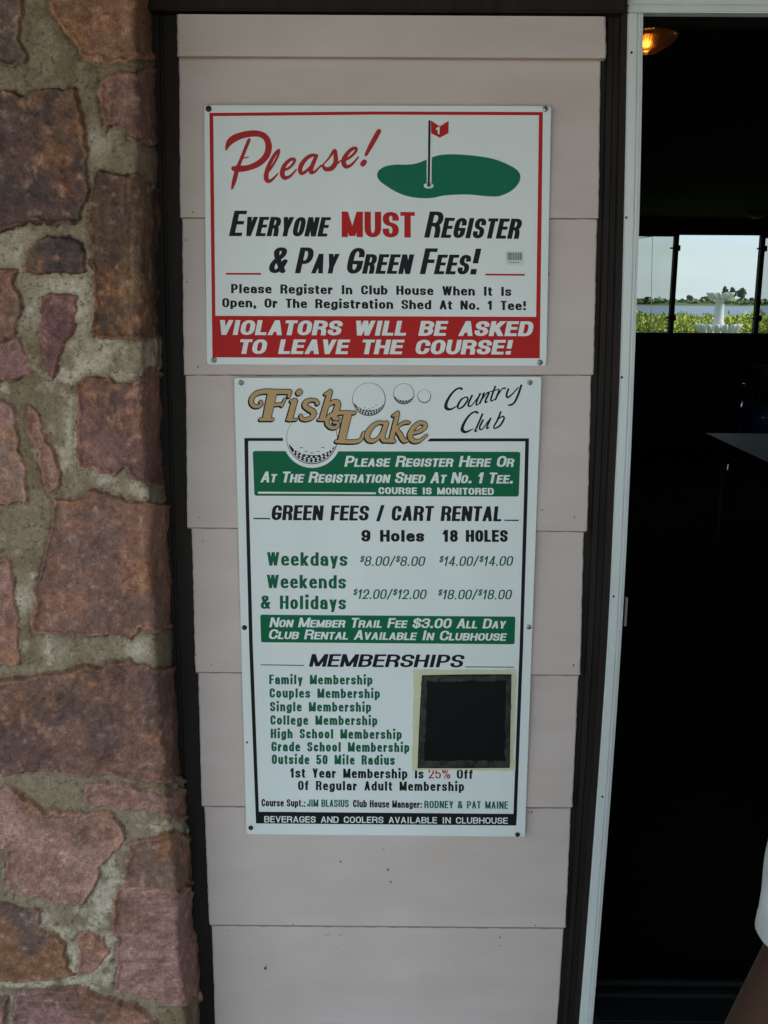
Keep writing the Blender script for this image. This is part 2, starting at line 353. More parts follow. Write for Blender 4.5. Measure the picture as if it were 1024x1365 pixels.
LOW = {
 'a': (.53, 'R .04,.7 .04,1 1,1 1,0;R 1,.6 0,.56 0,0 .7,0 1,.25'), 'b': (.55, 'L 0,0 0,2;R 0,.7 0,1 1,1 1,0 0,0 0,.3'), 'c': (.51, 'R 1,.74 1,1 0,1 0,0 1,0 1,.26'),
 'd': (.55, 'L 1,0 1,2;R 1,.7 1,1 0,1 0,0 1,0 1,.3'), 'e': (.53, 'L 0,.53 1,.53;R 1,.53 1,1 0,1 0,0 1,0 1,.12'), 'f': (.36, 'R 1,2 .35,2 .35,0;L 0,1 1,1'),
 'g': (.55, 'R 1,.7 1,1 0,1 0,.0 1,.0 1,.3;R 1,1 1,-1 0,-1 0,-.6'), 'h': (.55, 'L 0,0 0,2;R 0,.6 0,1 1,1 1,0'), 'i': (.26, 'L .5,0 .5,1;P .5,2'),
 'j': (.28, 'R .7,1 .7,-1 0,-1;P .7,2'), 'k': (.54, 'L 0,0 0,2;L 1,1 0,.3;L .3,.5 1,0'), 'l': (.26, 'L .5,0 .5,2'),
 'm': (.82, 'L 0,0 0,1;R 0,.6 0,1 .5,1 .5,0;R .5,.6 .5,1 1,1 1,0'), 'n': (.55, 'L 0,0 0,1;R 0,.6 0,1 1,1 1,0'), 'o': (.54, 'O 0,0 1,0 1,1 0,1'),
 'p': (.55, 'L 0,-1 0,1;R 0,.7 0,1 1,1 1,0 0,0 0,.3'), 'q': (.55, 'L 1,-1 1,1;R 1,.7 1,1 0,1 0,0 1,0'), 'r': (.40, 'L 0,0 0,1;R 0,.5 0,1 1,1 1,.8'),
 's': (.51, 'R 1,.8 1,1 0,1 0,.54 1,.48 1,0 0,0 0,.2'), 't': (.36, 'L .35,.3 .35,1.7;R .35,.6 .35,0 1,0;L 0,1 1,1'), 'u': (.55, 'R 0,1 0,0 1,0 1,.4;L 1,0 1,1'),
 'v': (.52, 'L 0,1 .5,0;L 1,1 .5,0'), 'w': (.76, 'L 0,1 .25,0;L .25,0 .5,1;L .5,1 .75,0;L .75,0 1,1'), 'x': (.52, 'L 0,0 1,1;L 0,1 1,0'),
 'y': (.53, 'L 0,1 .55,0;L 1,1 .35,-1'), 'z': (.48, 'L 0,1 1,1;L 1,1 0,0;L 0,0 1,0')}
XH, DESC = .74, -.20
def glyph(ch, W, pw, ph):
    """triangulated glyph: cap height 1, total ink width W, stem pw, cross stroke ph"""
    low = ch in LOW; data = (LOW if low else CAPS)[ch][1]
    iw = max(W-pw, .0)
    def my(y):
        if not low: return ph/2+y*(1-ph)
        if y < 0: return ph/2+(-y)*(DESC)
        if y <= 1: return ph/2+y*(XH-ph)
        return XH-ph/2+(y-1)*(1-XH)
    polys = []
    EL = [(pw/2*math.cos(a), ph/2*math.sin(a)) for a in [2*math.pi*k/16 for k in range(16)]]
    RC = [(-pw/2, -ph/2), (pw/2, -ph/2), (pw/2, ph/2), (-pw/2, ph/2)]
    for st in data.split(';'):
        k, *pp = st.split(); P = [(pw/2+float(a)*iw, my(float(b))) for a, b in (q.split(',') for q in pp)]
        if k == 'P':
            x, y = P[0]; q = min(max(pw*1.05, ph), .25)/2
            polys.append([(x-pw/2*1.05, y-ph/2), (x+pw/2*1.05, y-ph/2), (x+pw/2*1.05, y-ph/2+2*q*.95), (x-pw/2*1.05, y-ph/2+2*q*.95)]); continue
        if k in 'LT':
            for a, b in zip(P, P[1:]):
                if abs(a[0]-b[0]) < 1e-6 or abs(a[1]-b[1]) < 1e-6:
                    q = RC if k == 'L' else [(x*.55, y*.55) for x, y in RC]
                    polys.append(conv([(x+u, y+v) for x, y in (a, b) for u, v in q]))
                else:
                    if a[1] > b[1]: a, b = b, a
                    t = .36 if k == 'T' else .5
                    dx, dy = b[0]-a[0], b[1]-a[1]
                    hw = pw*t*min(1.5, math.hypot(1, .8*dx/max(dy, .05))*.94)
                    if abs(dy) < .45*abs(dx):
                        polys.append(conv([(x+u, y+v) for x, y in (a, b) for u, v in RC])); continue
                    polys.append([(a[0]-hw, a[1]-ph/2), (a[0]+hw, a[1]-ph/2), (b[0]+hw, b[1]+ph/2), (b[0]-hw, b[1]+ph/2)])
            continue
        closed = k == 'O'; n = len(P); path = []
        for i in range(n):
            p = P[i]
            if not closed and i in (0, n-1): path.append((p, True)); continue
            a, b = P[i-1], P[(i+1) % n]
            def lim(q, end):
                L = math.hypot(q[0]-p[0], q[1]-p[1]) or 1e-6
                hz = abs(q[0]-p[0]) > abs(q[1]-p[1])
                d = min(L*(.98 if end else .5), max(iw*.5, .09) if hz else .30)
                return (p[0]+(q[0]-p[0])*d/L, p[1]+(q[1]-p[1])*d/L)
            A = lim(a, (not closed) and i-1 == 0); B = lim(b, (not closed) and i+1 == n-1)
            c1 = (A[0]+(p[0]-A[0])*.62, A[1]+(p[1]-A[1])*.62); c2 = (B[0]+(p[0]-B[0])*.62, B[1]+(p[1]-B[1])*.62)
            m = 7
            for j in range(m+1):
                t = j/m; s = 1-t
                path.append(((s**3*A[0]+3*s*s*t*c1[0]+3*s*t*t*c2[0]+t**3*B[0], s**3*A[1]+3*s*s*t*c1[1]+3*s*t*t*c2[1]+t**3*B[1]), False))
        if closed: path.append(path[0])
        for i, ((a, ea), (b, eb)) in enumerate(zip(path, path[1:])):
            if math.hypot(a[0]-b[0], a[1]-b[1]) < 1e-5: continue
            pts = [(a[0]+u, a[1]+v) for u, v in (RC if ea else EL)]+[(b[0]+u, b[1]+v) for u, v in (RC if eb else EL)]
            if (ea or eb) and not (abs(a[0]-b[0]) < 1e-6 or abs(a[1]-b[1]) < 1e-6):
                pts = [(a[0]+u, a[1]+v) for u, v in EL]+[(b[0]+u, b[1]+v) for u, v in EL]
            elif ea: pts = [(a[0]+u, a[1]+v) for u, v in RC]+[(b[0]+u, b[1]+v) for u, v in EL]
            polys.append(conv(pts))
    return union(polys)
_gc = {}
class Ink(MB):
    """collects printed shapes given in photo points, laid on a plane y"""
    def __init__(s, y): super().__init__(); s.y = y
    auto = None
    def flush(s, name):
        if s.auto and s.v: s.build(name, *s.auto); s.v, s.f, s.m = [], [], []
    def flat(s, v, f, m=0): s.add([at_y(a, b, s.y) for a, b in v], f, m)
    def poly(s, pts, m=0):
        v, f = union([pts], 1e-4); s.flat(v, f, m)
        s.flush('rule')
    def text(s, txt, x0, x1, b0, b1, cap, pw=.2, ph=.15, shear=0, gap=.07, sc=None, space=.26, m=0, small=None):
        """small: set of characters drawn raised and small (the $ before prices)"""
        items = []
        for ch in txt:
            k, up_, raise_ = 1, ch, 0
            if sc and ch.islower(): k, up_ = sc, ch.upper()
            if small and ch in small: k, raise_ = .62, .40
            items.append((up_, k, raise_))
        fixed = var = 0
        for i, (ch, k, _) in enumerate(items):
            if ch == ' ': var += space
            else: var += (LOW if ch in LOW else CAPS)[ch][0]*k
            if i: fixed += gap
        tgt = (x1-x0)/cap-shear*(1 if items[-1][1] == 1 else items[-1][1])
        wm = (tgt-fixed)/var
        x = 0
        for i, (ch, k, ra) in enumerate(items):
            if ch == ' ': x += space*wm+gap; continue
            W = (LOW if ch in LOW else CAPS)[ch][0]*wm
            p_, h_ = (pw*(1+(1/k-1)*.5), ph*(1+(1/k-1)*.4)) if k != 1 else (pw, ph)
            if ch in 'I!.,:il1': W = max(W, p_*1.12 if ch != '1' else p_*1.9)
            key = (ch, round(W, 3), round(p_, 3), round(h_, 3))
            if key not in _gc: _gc[key] = glyph(ch, W, p_, h_)
            v, f = _gc[key]
            vv = []
            for a, b in v:
                yy = b*k+ra; xx = x+a*k+shear*yy
                pxx = x0+xx*cap; t = (pxx-x0)/(x1-x0)
                vv.append((pxx, b0+(b1-b0)*t-yy*cap))
            s.flat(vv, f, m)
            x += W*k+gap
        s.flush('text_line')
    def strokes(s, paths, grow=0, off=(0, 0), m=0, sub=5):
        """variable width brush strokes: lists of (x, y, r); polygons as ('p', pts)"""
        polys = []
        for P in paths:
            if P[0] == 'p':
                q = conv(P[1])
                if grow:
                    q = conv([(x+grow*math.cos(a), y+grow*math.sin(a)) for x, y in q for a in [k*math.pi/5 for k in range(10)]])
                polys.append([(x+off[0], y+off[1]) for x, y in q]); continue
            n = len(P); D = []
            for i in range(n-1):
                p0, p1, p2, p3 = P[max(i-1, 0)], P[i], P[i+1], P[min(i+2, n-1)]
                for j in range(sub):
                    t = j/sub
                    D.append(tuple(.5*((2*p1[c])+(-p0[c]+p2[c])*t+(2*p0[c]-5*p1[c]+4*p2[c]-p3[c])*t*t+(-p0[c]+3*p1[c]-3*p2[c]+p3[c])*t**3) for c in range(3)))
            D.append(P[-1])
            for a, b in zip(D, D[1:]):
                pts = [(q[0]+off[0]+max(q[2]+grow, .05)*math.cos(k*math.pi/6), q[1]+off[1]+max(q[2]+grow, .05)*math.sin(k*math.pi/6)) for q in (a, b) for k in range(12)]
                polys.append(conv(pts))
        v, f = union(polys, 1e-4); s.flat(v, f, m)
def zc(ox, oy, k, pts):
    """coordinates read in an enlarged crop -> photo points"""
    return [tuple([ox+p[0]*k, oy+p[1]*k]+([p[2]*k] if len(p) > 2 else [])) for p in pts]
def smooth(pts, sub=6):
    n = len(pts); o = []
    for i in range(n):
        p0, p1, p2, p3 = pts[i-1], pts[i], pts[(i+1) % n], pts[(i+2) % n]
        for j in range(sub):
            t = j/sub
            o.append(tuple(.5*((2*p1[c])+(-p0[c]+p2[c])*t+(2*p0[c]-5*p1[c]+4*p2[c]-p3[c])*t*t+(-p0[c]+3*p1[c]-3*p2[c]+p3[c])*t**3) for c in (0, 1)))
    return o
def plate(name, corners, yf, yb, m, parent, rad=5):
    pts = []; n = len(corners)
    for i in range(n):
        p = Vector(corners[i]); a = Vector(corners[i-1]); b = Vector(corners[(i+1) % n])
        A = p+(a-p).normalized()*rad; B = p+(b-p).normalized()*rad
        for t in (0, .25, .5, .75, 1): pts.append(A*(1-t)**2+p*2*t*(1-t)+B*t*t)
    k = len(pts); F = [at_y(q.x, q.y, yf) for q in pts]; e = .0006
    cx = sum((q.x for q in F))/k; cz = sum(q.z for q in F)/k
    F2 = [Vector((q.x+(cx-q.x)*.002, yf-e, q.z+(cz-q.z)*.002)) for q in F]
    Bk = [Vector((q.x, yb, q.z)) for q in F]
    fs = [list(range(k))]+[[i, (i+1) % k, k+(i+1) % k, k+i] for i in range(k)]+[[k+i, k+(i+1) % k, 2*k+(i+1) % k, 2*k+i] for i in range(k)]+[[2*k+i for i in range(k)][::-1]]
    return mesh(name, F2+F+Bk, fs, m, parent)
def rrect(x0, y0, x1, y1, r, dx=0, dy=0):
    """rounded rectangle; dx shifts the lower edge, dy lowers the right side"""
    o = []
    for cx, cy, a0 in ((x1-r, y0+r, -90), (x1-r, y1-r, 0), (x0+r, y1-r, 90), (x0+r, y0+r, 180)):
        for t in range(5):
            a = R(a0+90*t/4); x, y = cx+r*math.cos(a), cy+r*math.sin(a)
            o.append((x, y))
    return [(x+dx*(y-y0)/(y1-y0)*(1-2*(x-x0)/(x1-x0)), y+dy*(x-x0)/(x1-x0)) for x, y in o]

YS = -.0160            # front of the sign plates
LY = .00035            # printed layers

# ------------------------------------------------------------------ upper sign
s1 = empty('registration_sign', at_y(503, 480, YS), 'white rectangular sign with red border asking everyone to register and pay green fees', 'sign')
plate('plate', [(272, 140), (735, 141.3), (728.5, 488), (275.5, 486)], YS+.0005, YS+.0022, M_plate, s1, 5)
g = Ink(YS-LY)
OUT = [(279.2, 150.5), (502, 148.6), (723.8, 149.3), (719.6, 477.6), (500, 477.5), (283.3, 476.3)]
INN = [(284.3, 154.8), (502, 152.8), (718.6, 153.6), (714.8, 422.4), (500, 421.6), (287.2, 421)]
for i in range(6):
    j = (i+1) % 6; g.flat([OUT[i], OUT[j], INN[j], INN[i]], [[0, 1, 2, 3]])
g.build('red_border', M_red, s1)
g = Ink(YS-LY*1.3); g.auto = (M_red, s1)
g.text('MUST', 455.5, 553, 316, 316.7, 34, .25, .15, 0, .06)
g.poly([(301.4, 363.8), (347.6, 363.8), (348.4, 366.4), (301.2, 366.2)]); g.poly([(647.3, 364.8), (700, 365.2), (699.8, 367.6), (647.1, 367.2)])
g = Ink(YS-LY*1.3)
K = (260, 120, .2539)
please = [
 [(163, 314, 3), (172, 290, 11), (190, 265, 17), (230, 243, 17), (285, 230, 16), (335, 230, 15), (372, 250, 15), (387, 295, 16), (375, 345, 16), (335, 385, 15), (280, 408, 14), (225, 414, 16), (202, 412, 11)],
 [(284, 262, 8), (262, 315, 8), (240, 370, 8), (222, 415, 10), (208, 470, 11), (195, 516, 5)], [(255, 358, 2.5), (280, 352, 2)],
 [(440, 314, 5), (424, 332, 8), (398, 375, 9), (378, 425, 11), (374, 462, 12), (386, 479, 9), (408, 468, 6), (434, 440, 3)], [(442, 318, 5), (436, 345, 5), (412, 390, 5), (388, 425, 5)],
 [(460, 424, 5), (492, 410, 6), (518, 384, 6), (522, 364, 7), (500, 366, 8), (470, 396, 10), (458, 436, 12), (470, 461, 10), (500, 452, 6), (532, 418, 3)],
 [(640, 345, 7), (612, 343, 8), (578, 366, 10), (554, 405, 11), (556, 436, 9), (582, 428, 7), (614, 392, 5), (636, 350, 8), (616, 396, 10), (608, 430, 10), (630, 428, 6), (662, 396, 3)],
 [(662, 402, 3), (700, 362, 4), (732, 318, 8), (738, 345, 10), (738, 382, 12), (718, 410, 12), (688, 416, 10), (674, 402, 7)], [(735, 398, 4), (766, 370, 2.5)],
 [(782, 372, 5), (815, 352, 6), (842, 326, 6), (846, 306, 7), (824, 310, 8), (796, 338, 10), (780, 374, 12), (792, 402, 10), (822, 392, 6), (858, 352, 3)],
 [(966, 216, 11), (948, 248, 12), (920, 298, 11), (898, 340, 7)], [(881, 388, 13), (889, 378, 13)]]
g.strokes([zc(*K, P) for P in please], .3); g.build('script_word', M_red2, s1)
g = Ink(YS-LY*1.3); g.auto = (M_black, s1)
g.text('Everyone', 305.2, 441.5, 314.7, 315.4, 34, .215, .14, .22, .055, .76)
g.text('Register', 565.4, 697.2, 316.7, 318.6, 35, .205, .14, .22, .055, .77)
g.text('& Pay Green Fees!', 357, 643, 364, 366, 34.5, .215, .14, .22, .055, .76)
g.text('Please Register In Club House When It Is', 308.2, 681.7, 390.7, 394.6, 12.2, .28, .16, 0, .115, space=.55)
g.text('Open, Or The Registration Shed At No. 1 Tee!', 296.3, 701.3, 409.5, 413.6, 12.2, .28, .16, 0, .115, space=.5)
g = Ink(YS-LY*2); g.auto = (M_plate, s1)
g.text('VIOLATORS WILL BE ASKED', 289.4, 712.6, 446.4, 448.2, 19.8, .33, .19, .2, .09, space=.42)
g.text('TO LEAVE THE COURSE!', 317, 685.5, 471.7, 472.6, 19.4, .33, .19, .2, .09, space=.42)
K = (490, 130, .2539)
g = Ink(YS-LY)
g.poly(smooth(zc(*K, [(50, 410), (60, 382), (95, 361), (150, 352), (210, 352), (260, 345), (320, 322), (370, 304), (430, 298), (500, 300), (580, 308), (660, 322), (730, 348), (785, 380), (803, 415), (790, 455), (755, 490), (710, 512), (670, 520), (600, 516), (540, 510), (470, 510), (400, 515), (340, 527), (280, 528), (210, 518), (150, 495), (100, 465), (65, 438)])))
g.build('golf_green', M_green1, s1)
g = Ink(YS-LY*2)
g.poly([(490+.2539*(321+26*math.cos(a)), 130+.2539*(463+15*math.sin(a))) for a in [k*math.pi/10 for k in range(20)]])
g.poly(zc(*K, [(311, 300), (338, 300), (335, 466), (311, 466)])); g.build('hole', M_plate, s1)
g = Ink(YS-LY*3); g.poly(zc(*K, [(320, 120), (331, 120), (327, 468), (316, 468)])); g.build('flag_pole', M_black, s1)
g = Ink(YS-LY*2.5); v = zc(*K, [(333, 121), (380, 152), (426, 122), (425, 187), (380, 211), (334, 188)])
g.flat(v, [[0, 1, 4, 5], [1, 2, 3, 4]]); fl_ = g.build('flag', M_red, s1)
g = Ink(YS-LY*3.4); g.text('1', 580.2, 587.8, 179.8, 179.4, 11.2, .34, .2, 0, 0); g.build('numeral', M_black, fl_)
g = Ink(YS-LY*4.0); g.text('1', 581.0, 587.2, 179, 178.8, 9.8, .26, .2, 0, 0); g.build('numeral', M_plate, fl_)
g = Ink(YS-LY*2); g.poly([(674.6, 334.5), (698.4, 335.4), (698.4, 354), (674.6, 353.2)]); st = g.build('barcode_sticker', M_sticker, s1)
g = Ink(YS-LY*2.7); x = 676.2
random.seed(3)
while x < 695:
    wd = random.choice([.6, .9, 1.4]); g.flat([(x, 336.6), (x+wd, 336.6), (x+wd, 346.8), (x, 346.6)], [[0, 1, 2, 3]]); x += wd+random.choice([.35, .6])
for k in range(7): g.flat([(679+k*2, 349), (680.2+k*2, 349), (680.2+k*2, 350.6), (679+k*2, 350.6)], [[0, 1, 2, 3]])
g.build('barcode', M_bar, st)
for p, m_ in (((278, 145), M_rust), ((727, 145), M_steel), ((285.3, 480), M_steel), ((719.8, 483.3), M_steel)): screw(p[0], p[1], YS-.0012, s1, m_, .0052)

# ------------------------------------------------------------------ lower sign
s2 = empty('price_sign', at_y(514, 1105, YS), 'tall white country club price board with green panels and black border', 'sign')
plate('plate', [(312, 503.5), (722, 502), (700, 1115.5), (328.5, 1112)], YS+.0005, YS+.0022, M_plate, s2, 4)
g = Ink(YS-LY)
g.poly([(325.8, 583.9), (377.3, 583.9), (377.3, 587.8), (325.8, 587.8)])
g.poly([(569.3, 588.4), (573.5, 584.4), (705.2, 584.3), (705.2, 588.3)])
for L_, R_ in (([(325.8, 587.3), (327.2, 660), (332.3, 862), (340.9, 1086)], [(331, 587.3), (331.8, 660), (337.2, 862), (345.4, 1086)]),
               ([(700.3, 587.8), (698.6, 660), (692.8, 862), (684.4, 1088)], [(705.2, 587.8), (703.5, 660), (697.4, 862), (689.0, 1088)])):
    for i in range(3): g.flat([L_[i], R_[i], R_[i+1], L_[i+1]], [[0, 1, 2, 3]])
g.poly([(340.8, 1082), (689.3, 1085), (688.2, 1100.4), (341.3, 1097.6)])
g.build('black_border', M_black, s2)
g = Ink(YS-LY*2); g.text('BEVERAGES AND COOLERS AVAILABLE IN CLUBHOUSE', 352.4, 677, 1096.2, 1098.2, 8.4, .19, .16, 0, .12, space=.4); g.build('white_lettering', M_plate, s2)
g = Ink(YS-LY*1.2); g.poly(rrect(337, 601.2, 693.8, 660.8, 3, 2.2, 1.2)); p1 = g.build('green_panel', M_green, s2)
g = Ink(YS-LY*1.2); g.poly(rrect(347, 819.4, 687.2, 856.2, 2.2, 1.2, 2.6)); p2 = g.build('green_panel', M_green, s2)
g = Ink(YS-LY*2); g.auto = (M_plate, p1)
g.text('Please Register Here Or', 459, 686.6, 622.2, 622.4, 14.6, .25, .17, .2, .06, .77, .3)
g.text('At The Registration Shed At No. 1 Tee.', 347, 686.6, 643, 644.6, 14.6, .25, .17, .2, .06, .77, .26)
g.text('COURSE IS MONITORED', 504.6, 658.4, 658.6, 659.7, 9.2, .30, .2, 0, .1, space=.4)
g.poly([(344, 655.4), (501.2, 656.2), (501.2, 658.8), (344, 658)])
g = Ink(YS-LY*2); g.auto = (M_plate, p2)
g.text('Non Member Trail Fee $3.00 All Day', 359, 675.4, 836, 837.9, 13, .25, .17, .2, .06, .77, .3)
g.text('Club Rental Available In Clubhouse', 357.7, 676, 851.8, 854.3, 13, .25, .17, .2, .06, .77, .3)
# golf balls
for cx, cy, rb, big in ((416.1, 584.6, 34.2, 2), (491.9, 532.3, 22.2, 1), (538.3, 525, 14, .5), (565.7, 528.2, 9, 0)):
    g = Ink(YS-LY*1.8)
    def disc(r_, m=0, dx=0, dy=0, n=40): g.flat([(cx+dx+r_*math.cos(2*math.pi*k/n), cy+dy+r_*math.sin(2*math.pi*k/n)) for k in range(n)], [list(range(n))], m)
    if big == 2: disc(rb+4.4, 0, 0, .6)
    g.y = YS-LY*2.3; disc(rb, 1)
    g.y = YS-LY*2.7; disc(rb-.75, 0, -.05*rb*.1, -.35 if rb > 10 else -.5)
    g.y = YS-LY*3.1
    # crescent of shaded dimples along the lower edge
    t0, t1 = R(18), R(168); n = 24
    inner = []; outer = []
    for k in range(n+1):
        a = t0+(t1-t0)*k/n; s_ = math.sin(math.pi*k/n)**.8
        outer.append((cx+rb*.94*math.cos(a), cy+rb*.94*math.sin(a))); inner.append((cx+rb*(.94-.27*s_)*math.cos(a), cy+rb*(.94-.29*s_)*math.sin(a)))
    if big >= .5:
        g.flat(inner+outer, [[k, k+1, n+2+k, n+1+k] for k in range(n)], 1)
        g.y = YS-LY*3.6
        rows = ((.885, 11, .042), (.80, 10, .047), (.72, 8, .042)) if big >= 1 else ((.87, 8, .05), (.77, 6, .05))
        for q, (rho, cnt, sz) in enumerate(rows):
            for k in range(cnt):
                a = R(30)+R(124)*(k+.5*(q % 2))/cnt; ex, ey = cx+rb*rho*math.cos(a), cy+rb*rho*math.sin(a)
                g.flat([(ex+rb*sz*1.25*math.cos(b)*math.sin(a)-rb*sz*.8*math.sin(b)*math.cos(a)*1, ey-rb*sz*1.25*math.cos(b)*math.cos(a)-rb*sz*.8*math.sin(b)*math.sin(a)) for b in [j*math.pi/5 for j in range(10)]], [list(range(10))], 0)
        if big >= 1:
            g.y = YS-LY*3.3
            for k in range(5 if big == 2 else 4):       # loose arcs of single dimples above
                a = R(40)+R(100)*k/4; ex, ey = cx+rb*.55*math.cos(a), cy+rb*.6*math.sin(a)
                P = [(ex+rb*.075*math.cos(b), ey-rb*.06*math.sin(b)) for b in [R(20+14*j) for j in range(11)]]
                Q = [(ex+rb*.055*math.cos(b), ey-rb*.035*math.sin(b)) for b in [R(20+14*j) for j in range(11)]]
                g.flat(P+Q, [[j, j+1, 12+j, 11+j] for j in range(10)], 1)
    g.build('golf_ball', [M_plate, M_black], s2)
# swash title
K = (300, 490, .2148); K6 = (500, 490, .2246)
fish = [zc(*K, q) for q in (
 [(222, 212, 9), (226, 228, 9), (208, 240, 10), (182, 238, 12), (164, 218, 12), (168, 188, 13), (196, 160, 14), (245, 148, 14), (320, 150, 14), (402, 150, 13)], [(402, 150, 12), (396, 182, 7)],
 [(285, 232, 9), (345, 228, 9)], [(372, 196, 7), (352, 238, 7)], [(220, 322, 9), (295, 322, 9)], [(462, 152, 18), (458, 156, 17)],
 [(432, 208, 17), (402, 316, 18)], [(410, 208, 8), (435, 202, 10)], [(388, 323, 8), (440, 323, 8)],
 [(574, 222, 12), (562, 204, 9), (530, 202, 11), (502, 214, 14), (496, 238, 14), (522, 258, 15), (550, 278, 16), (542, 306, 14), (508, 322, 11), (478, 316, 11), (470, 298, 9)],
 [(652, 150, 14), (632, 220, 16), (606, 312, 18)], [(622, 165, 8), (652, 146, 9)], [(582, 323, 8), (628, 323, 8)],
 [(622, 258, 8), (655, 222, 11), (690, 212, 14), (700, 232, 17), (684, 285, 17), (680, 312, 14), (706, 318, 8)],
 [(676, 340, 8), (698, 342, 8), (704, 356, 9), (686, 372, 10), (656, 370, 11), (634, 346, 12), (640, 312, 12), (670, 288, 12), (720, 280, 12), (805, 280, 9)],
 [(692, 458, 10), (828, 456, 11), (862, 402, 6)],
 [(990, 345, 9), (952, 342, 10), (908, 372, 14), (882, 420, 15), (894, 450, 13), (930, 452, 10), (966, 420, 9), (994, 370, 9)], [(1002, 345, 14), (978, 425, 15), (990, 454, 11), (1022, 446, 6)])]
fish += [('p', zc(*K, [(266, 160), (320, 160), (282, 322), (234, 322)])), ('p', zc(*K, [(738, 285), (786, 285), (745, 458), (702, 458)]))]
fish += [zc(*K6, q) for q in ([(134, 272, 11), (118, 340, 13), (98, 425, 14)], [(108, 285, 7), (136, 266, 8)], [(76, 437, 8), (116, 437, 8)], [(112, 372, 7), (152, 338, 8), (182, 325, 9), (204, 326, 6)], [(130, 368, 11), (152, 402, 13), (170, 432, 12), (192, 434, 7)],
 [(215, 392, 7), (258, 380, 10), (294, 358, 12), (296, 334, 10), (264, 328, 11), (226, 360, 13), (208, 404, 14), (226, 434, 12), (264, 434, 9), (306, 402, 6)])]
g = Ink(YS-LY*4.2); g.strokes(fish, .95); g.y = YS-LY*4.0; g.strokes(fish, .75, (-1.3, 1.3)); g.build('title_outline', M_black, s2)
g = Ink(YS-LY*4.9); g.strokes(fish, -.1); g.build('title', M_tan, s2)
club = [zc(*K6, q) for q in (
 [(514, 126, 7), (502, 122, 5), (478, 132, 5), (448, 164, 6), (424, 208, 8), (422, 238, 10), (446, 248, 6), (488, 228, 2)],
 [(536, 176, 3), (512, 190, 5), (492, 225, 6), (498, 243, 4), (524, 230, 5), (550, 192, 5), (544, 175, 4), (530, 178, 3)],
 [(576, 166, 5), (556, 210, 5), (556, 228, 5), (574, 224, 3), (612, 175, 2.5)], [(624, 155, 5), (604, 200, 5), (602, 222, 4), (618, 214, 2)],
 [(636, 162, 2), (648, 152, 4), (622, 212, 5)], [(630, 196, 2.5), (664, 152, 3.5), (676, 152, 5), (656, 195, 5), (657, 208, 4), (670, 200, 2)],
 [(714, 112, 5), (690, 178, 5), (691, 198, 4), (711, 188, 2)], [(684, 143, 3), (736, 128, 2.5)], [(737, 136, 5), (715, 190, 5)], [(722, 176, 2.5), (754, 128, 3), (772, 122, 5)],
 [(792, 128, 5), (781, 160, 5.5), (787, 177, 5), (812, 160, 4), (850, 118, 3)], [(868, 106, 6), (850, 160, 6), (828, 206, 5.5), (806, 222, 5), (794, 222, 4.5)],
 [(608, 268, 7), (596, 262, 5), (570, 274, 5), (542, 306, 6), (520, 350, 8), (520, 374, 10), (542, 382, 6), (582, 364, 2)],
 [(638, 276, 5), (606, 350, 5), (593, 378, 4), (608, 374, 2)], [(641, 312, 5), (622, 350, 5), (624, 368, 4), (642, 360, 3), (674, 314, 2.5)], [(686, 302, 5), (667, 345, 5), (664, 362, 4), (678, 354, 2)],
 [(746, 264, 5), (725, 315, 5), (705, 352, 4), (714, 360, 4), (742, 344, 5), (766, 304, 5), (758, 290, 4), (736, 302, 3), (718, 324, 2.5)])]
g = Ink(YS-LY*1.3); g.strokes(club, .12); g.build('script_words', M_black, s2)
g = Ink(YS-LY*1.3); g.auto = (M_black, s2)
g.text('GREEN FEES / CART RENTAL', 361.5, 670.2, 693.3, 695, 20, .25, .15, .1, .07, space=.34)
g.text('9 Holes', 481.8, 565.6, 722, 722.2, 15.6, .29, .2, 0, .1, space=.45)
g.text('18 HOLES', 590, 675.6, 722.3, 722.4, 15.8, .28, .19, 0, .09, space=.42)
g.text('MEMBERSHIPS', 411.8, 620.4, 888.8, 889.8, 17, .30, .15, .24, .1)
g.text('1st Year Membership Is', 386.7, 564, 1036.6, 1037.8, 12.6, .235, .145, 0, .125, space=.5)
g.text('Off', 609, 630.4, 1038, 1038.2, 12.4, .235, .145, 0, .12)
g.text('Of Regular Adult Membership', 397.4, 618.8, 1053.2, 1054.6, 12.4, .235, .145, 0, .14, space=.5)
g.text('Course Supt.:', 348.7, 407, 1074.8, 1075.4, 9.8, .2, .14, 0, .07, space=.3)
g.text('Club House Manager:', 470.7, 562.4, 1076, 1077.2, 9.8, .2, .14, 0, .07, space=.3)
g = Ink(YS-LY*1.3); g.text('25%', 571.2, 600.4, 1037.6, 1037.9, 12.6, .16, .12, 0, .12); g.build('red_lettering', M_red2, s2)
g = Ink(YS-LY*1.3); g.auto = (M_gtext, s2)
G = dict(pw=.235, ph=.145, shear=0, gap=.13, space=.5)
g.text('Weekdays', 356, 463.2, 754, 754.5, 18, .235, .135, 0, .125)
g.text('Weekends', 355.7, 461.2, 784, 784.6, 17.8, .235, .135, 0, .125)
g.text('& Holidays', 347.6, 461.2, 811.6, 812.4, 17.8, .235, .135, 0, .125, space=.45)
for t, a, b, c_, d in (('$8.00/$8.00', 478.8, 568, 754.4, 754.6), ('$14.00/$14.00', 584.4, 685.2, 754.6, 754.2), ('$12.00/$12.00', 469.6, 569.8, 798.4, 798.8), ('$18.00/$18.00', 582.8, 683.6, 799, 799)):
    g.text(t, a, b, c_, d, 13, .16, .115, .2, .09, small='$')
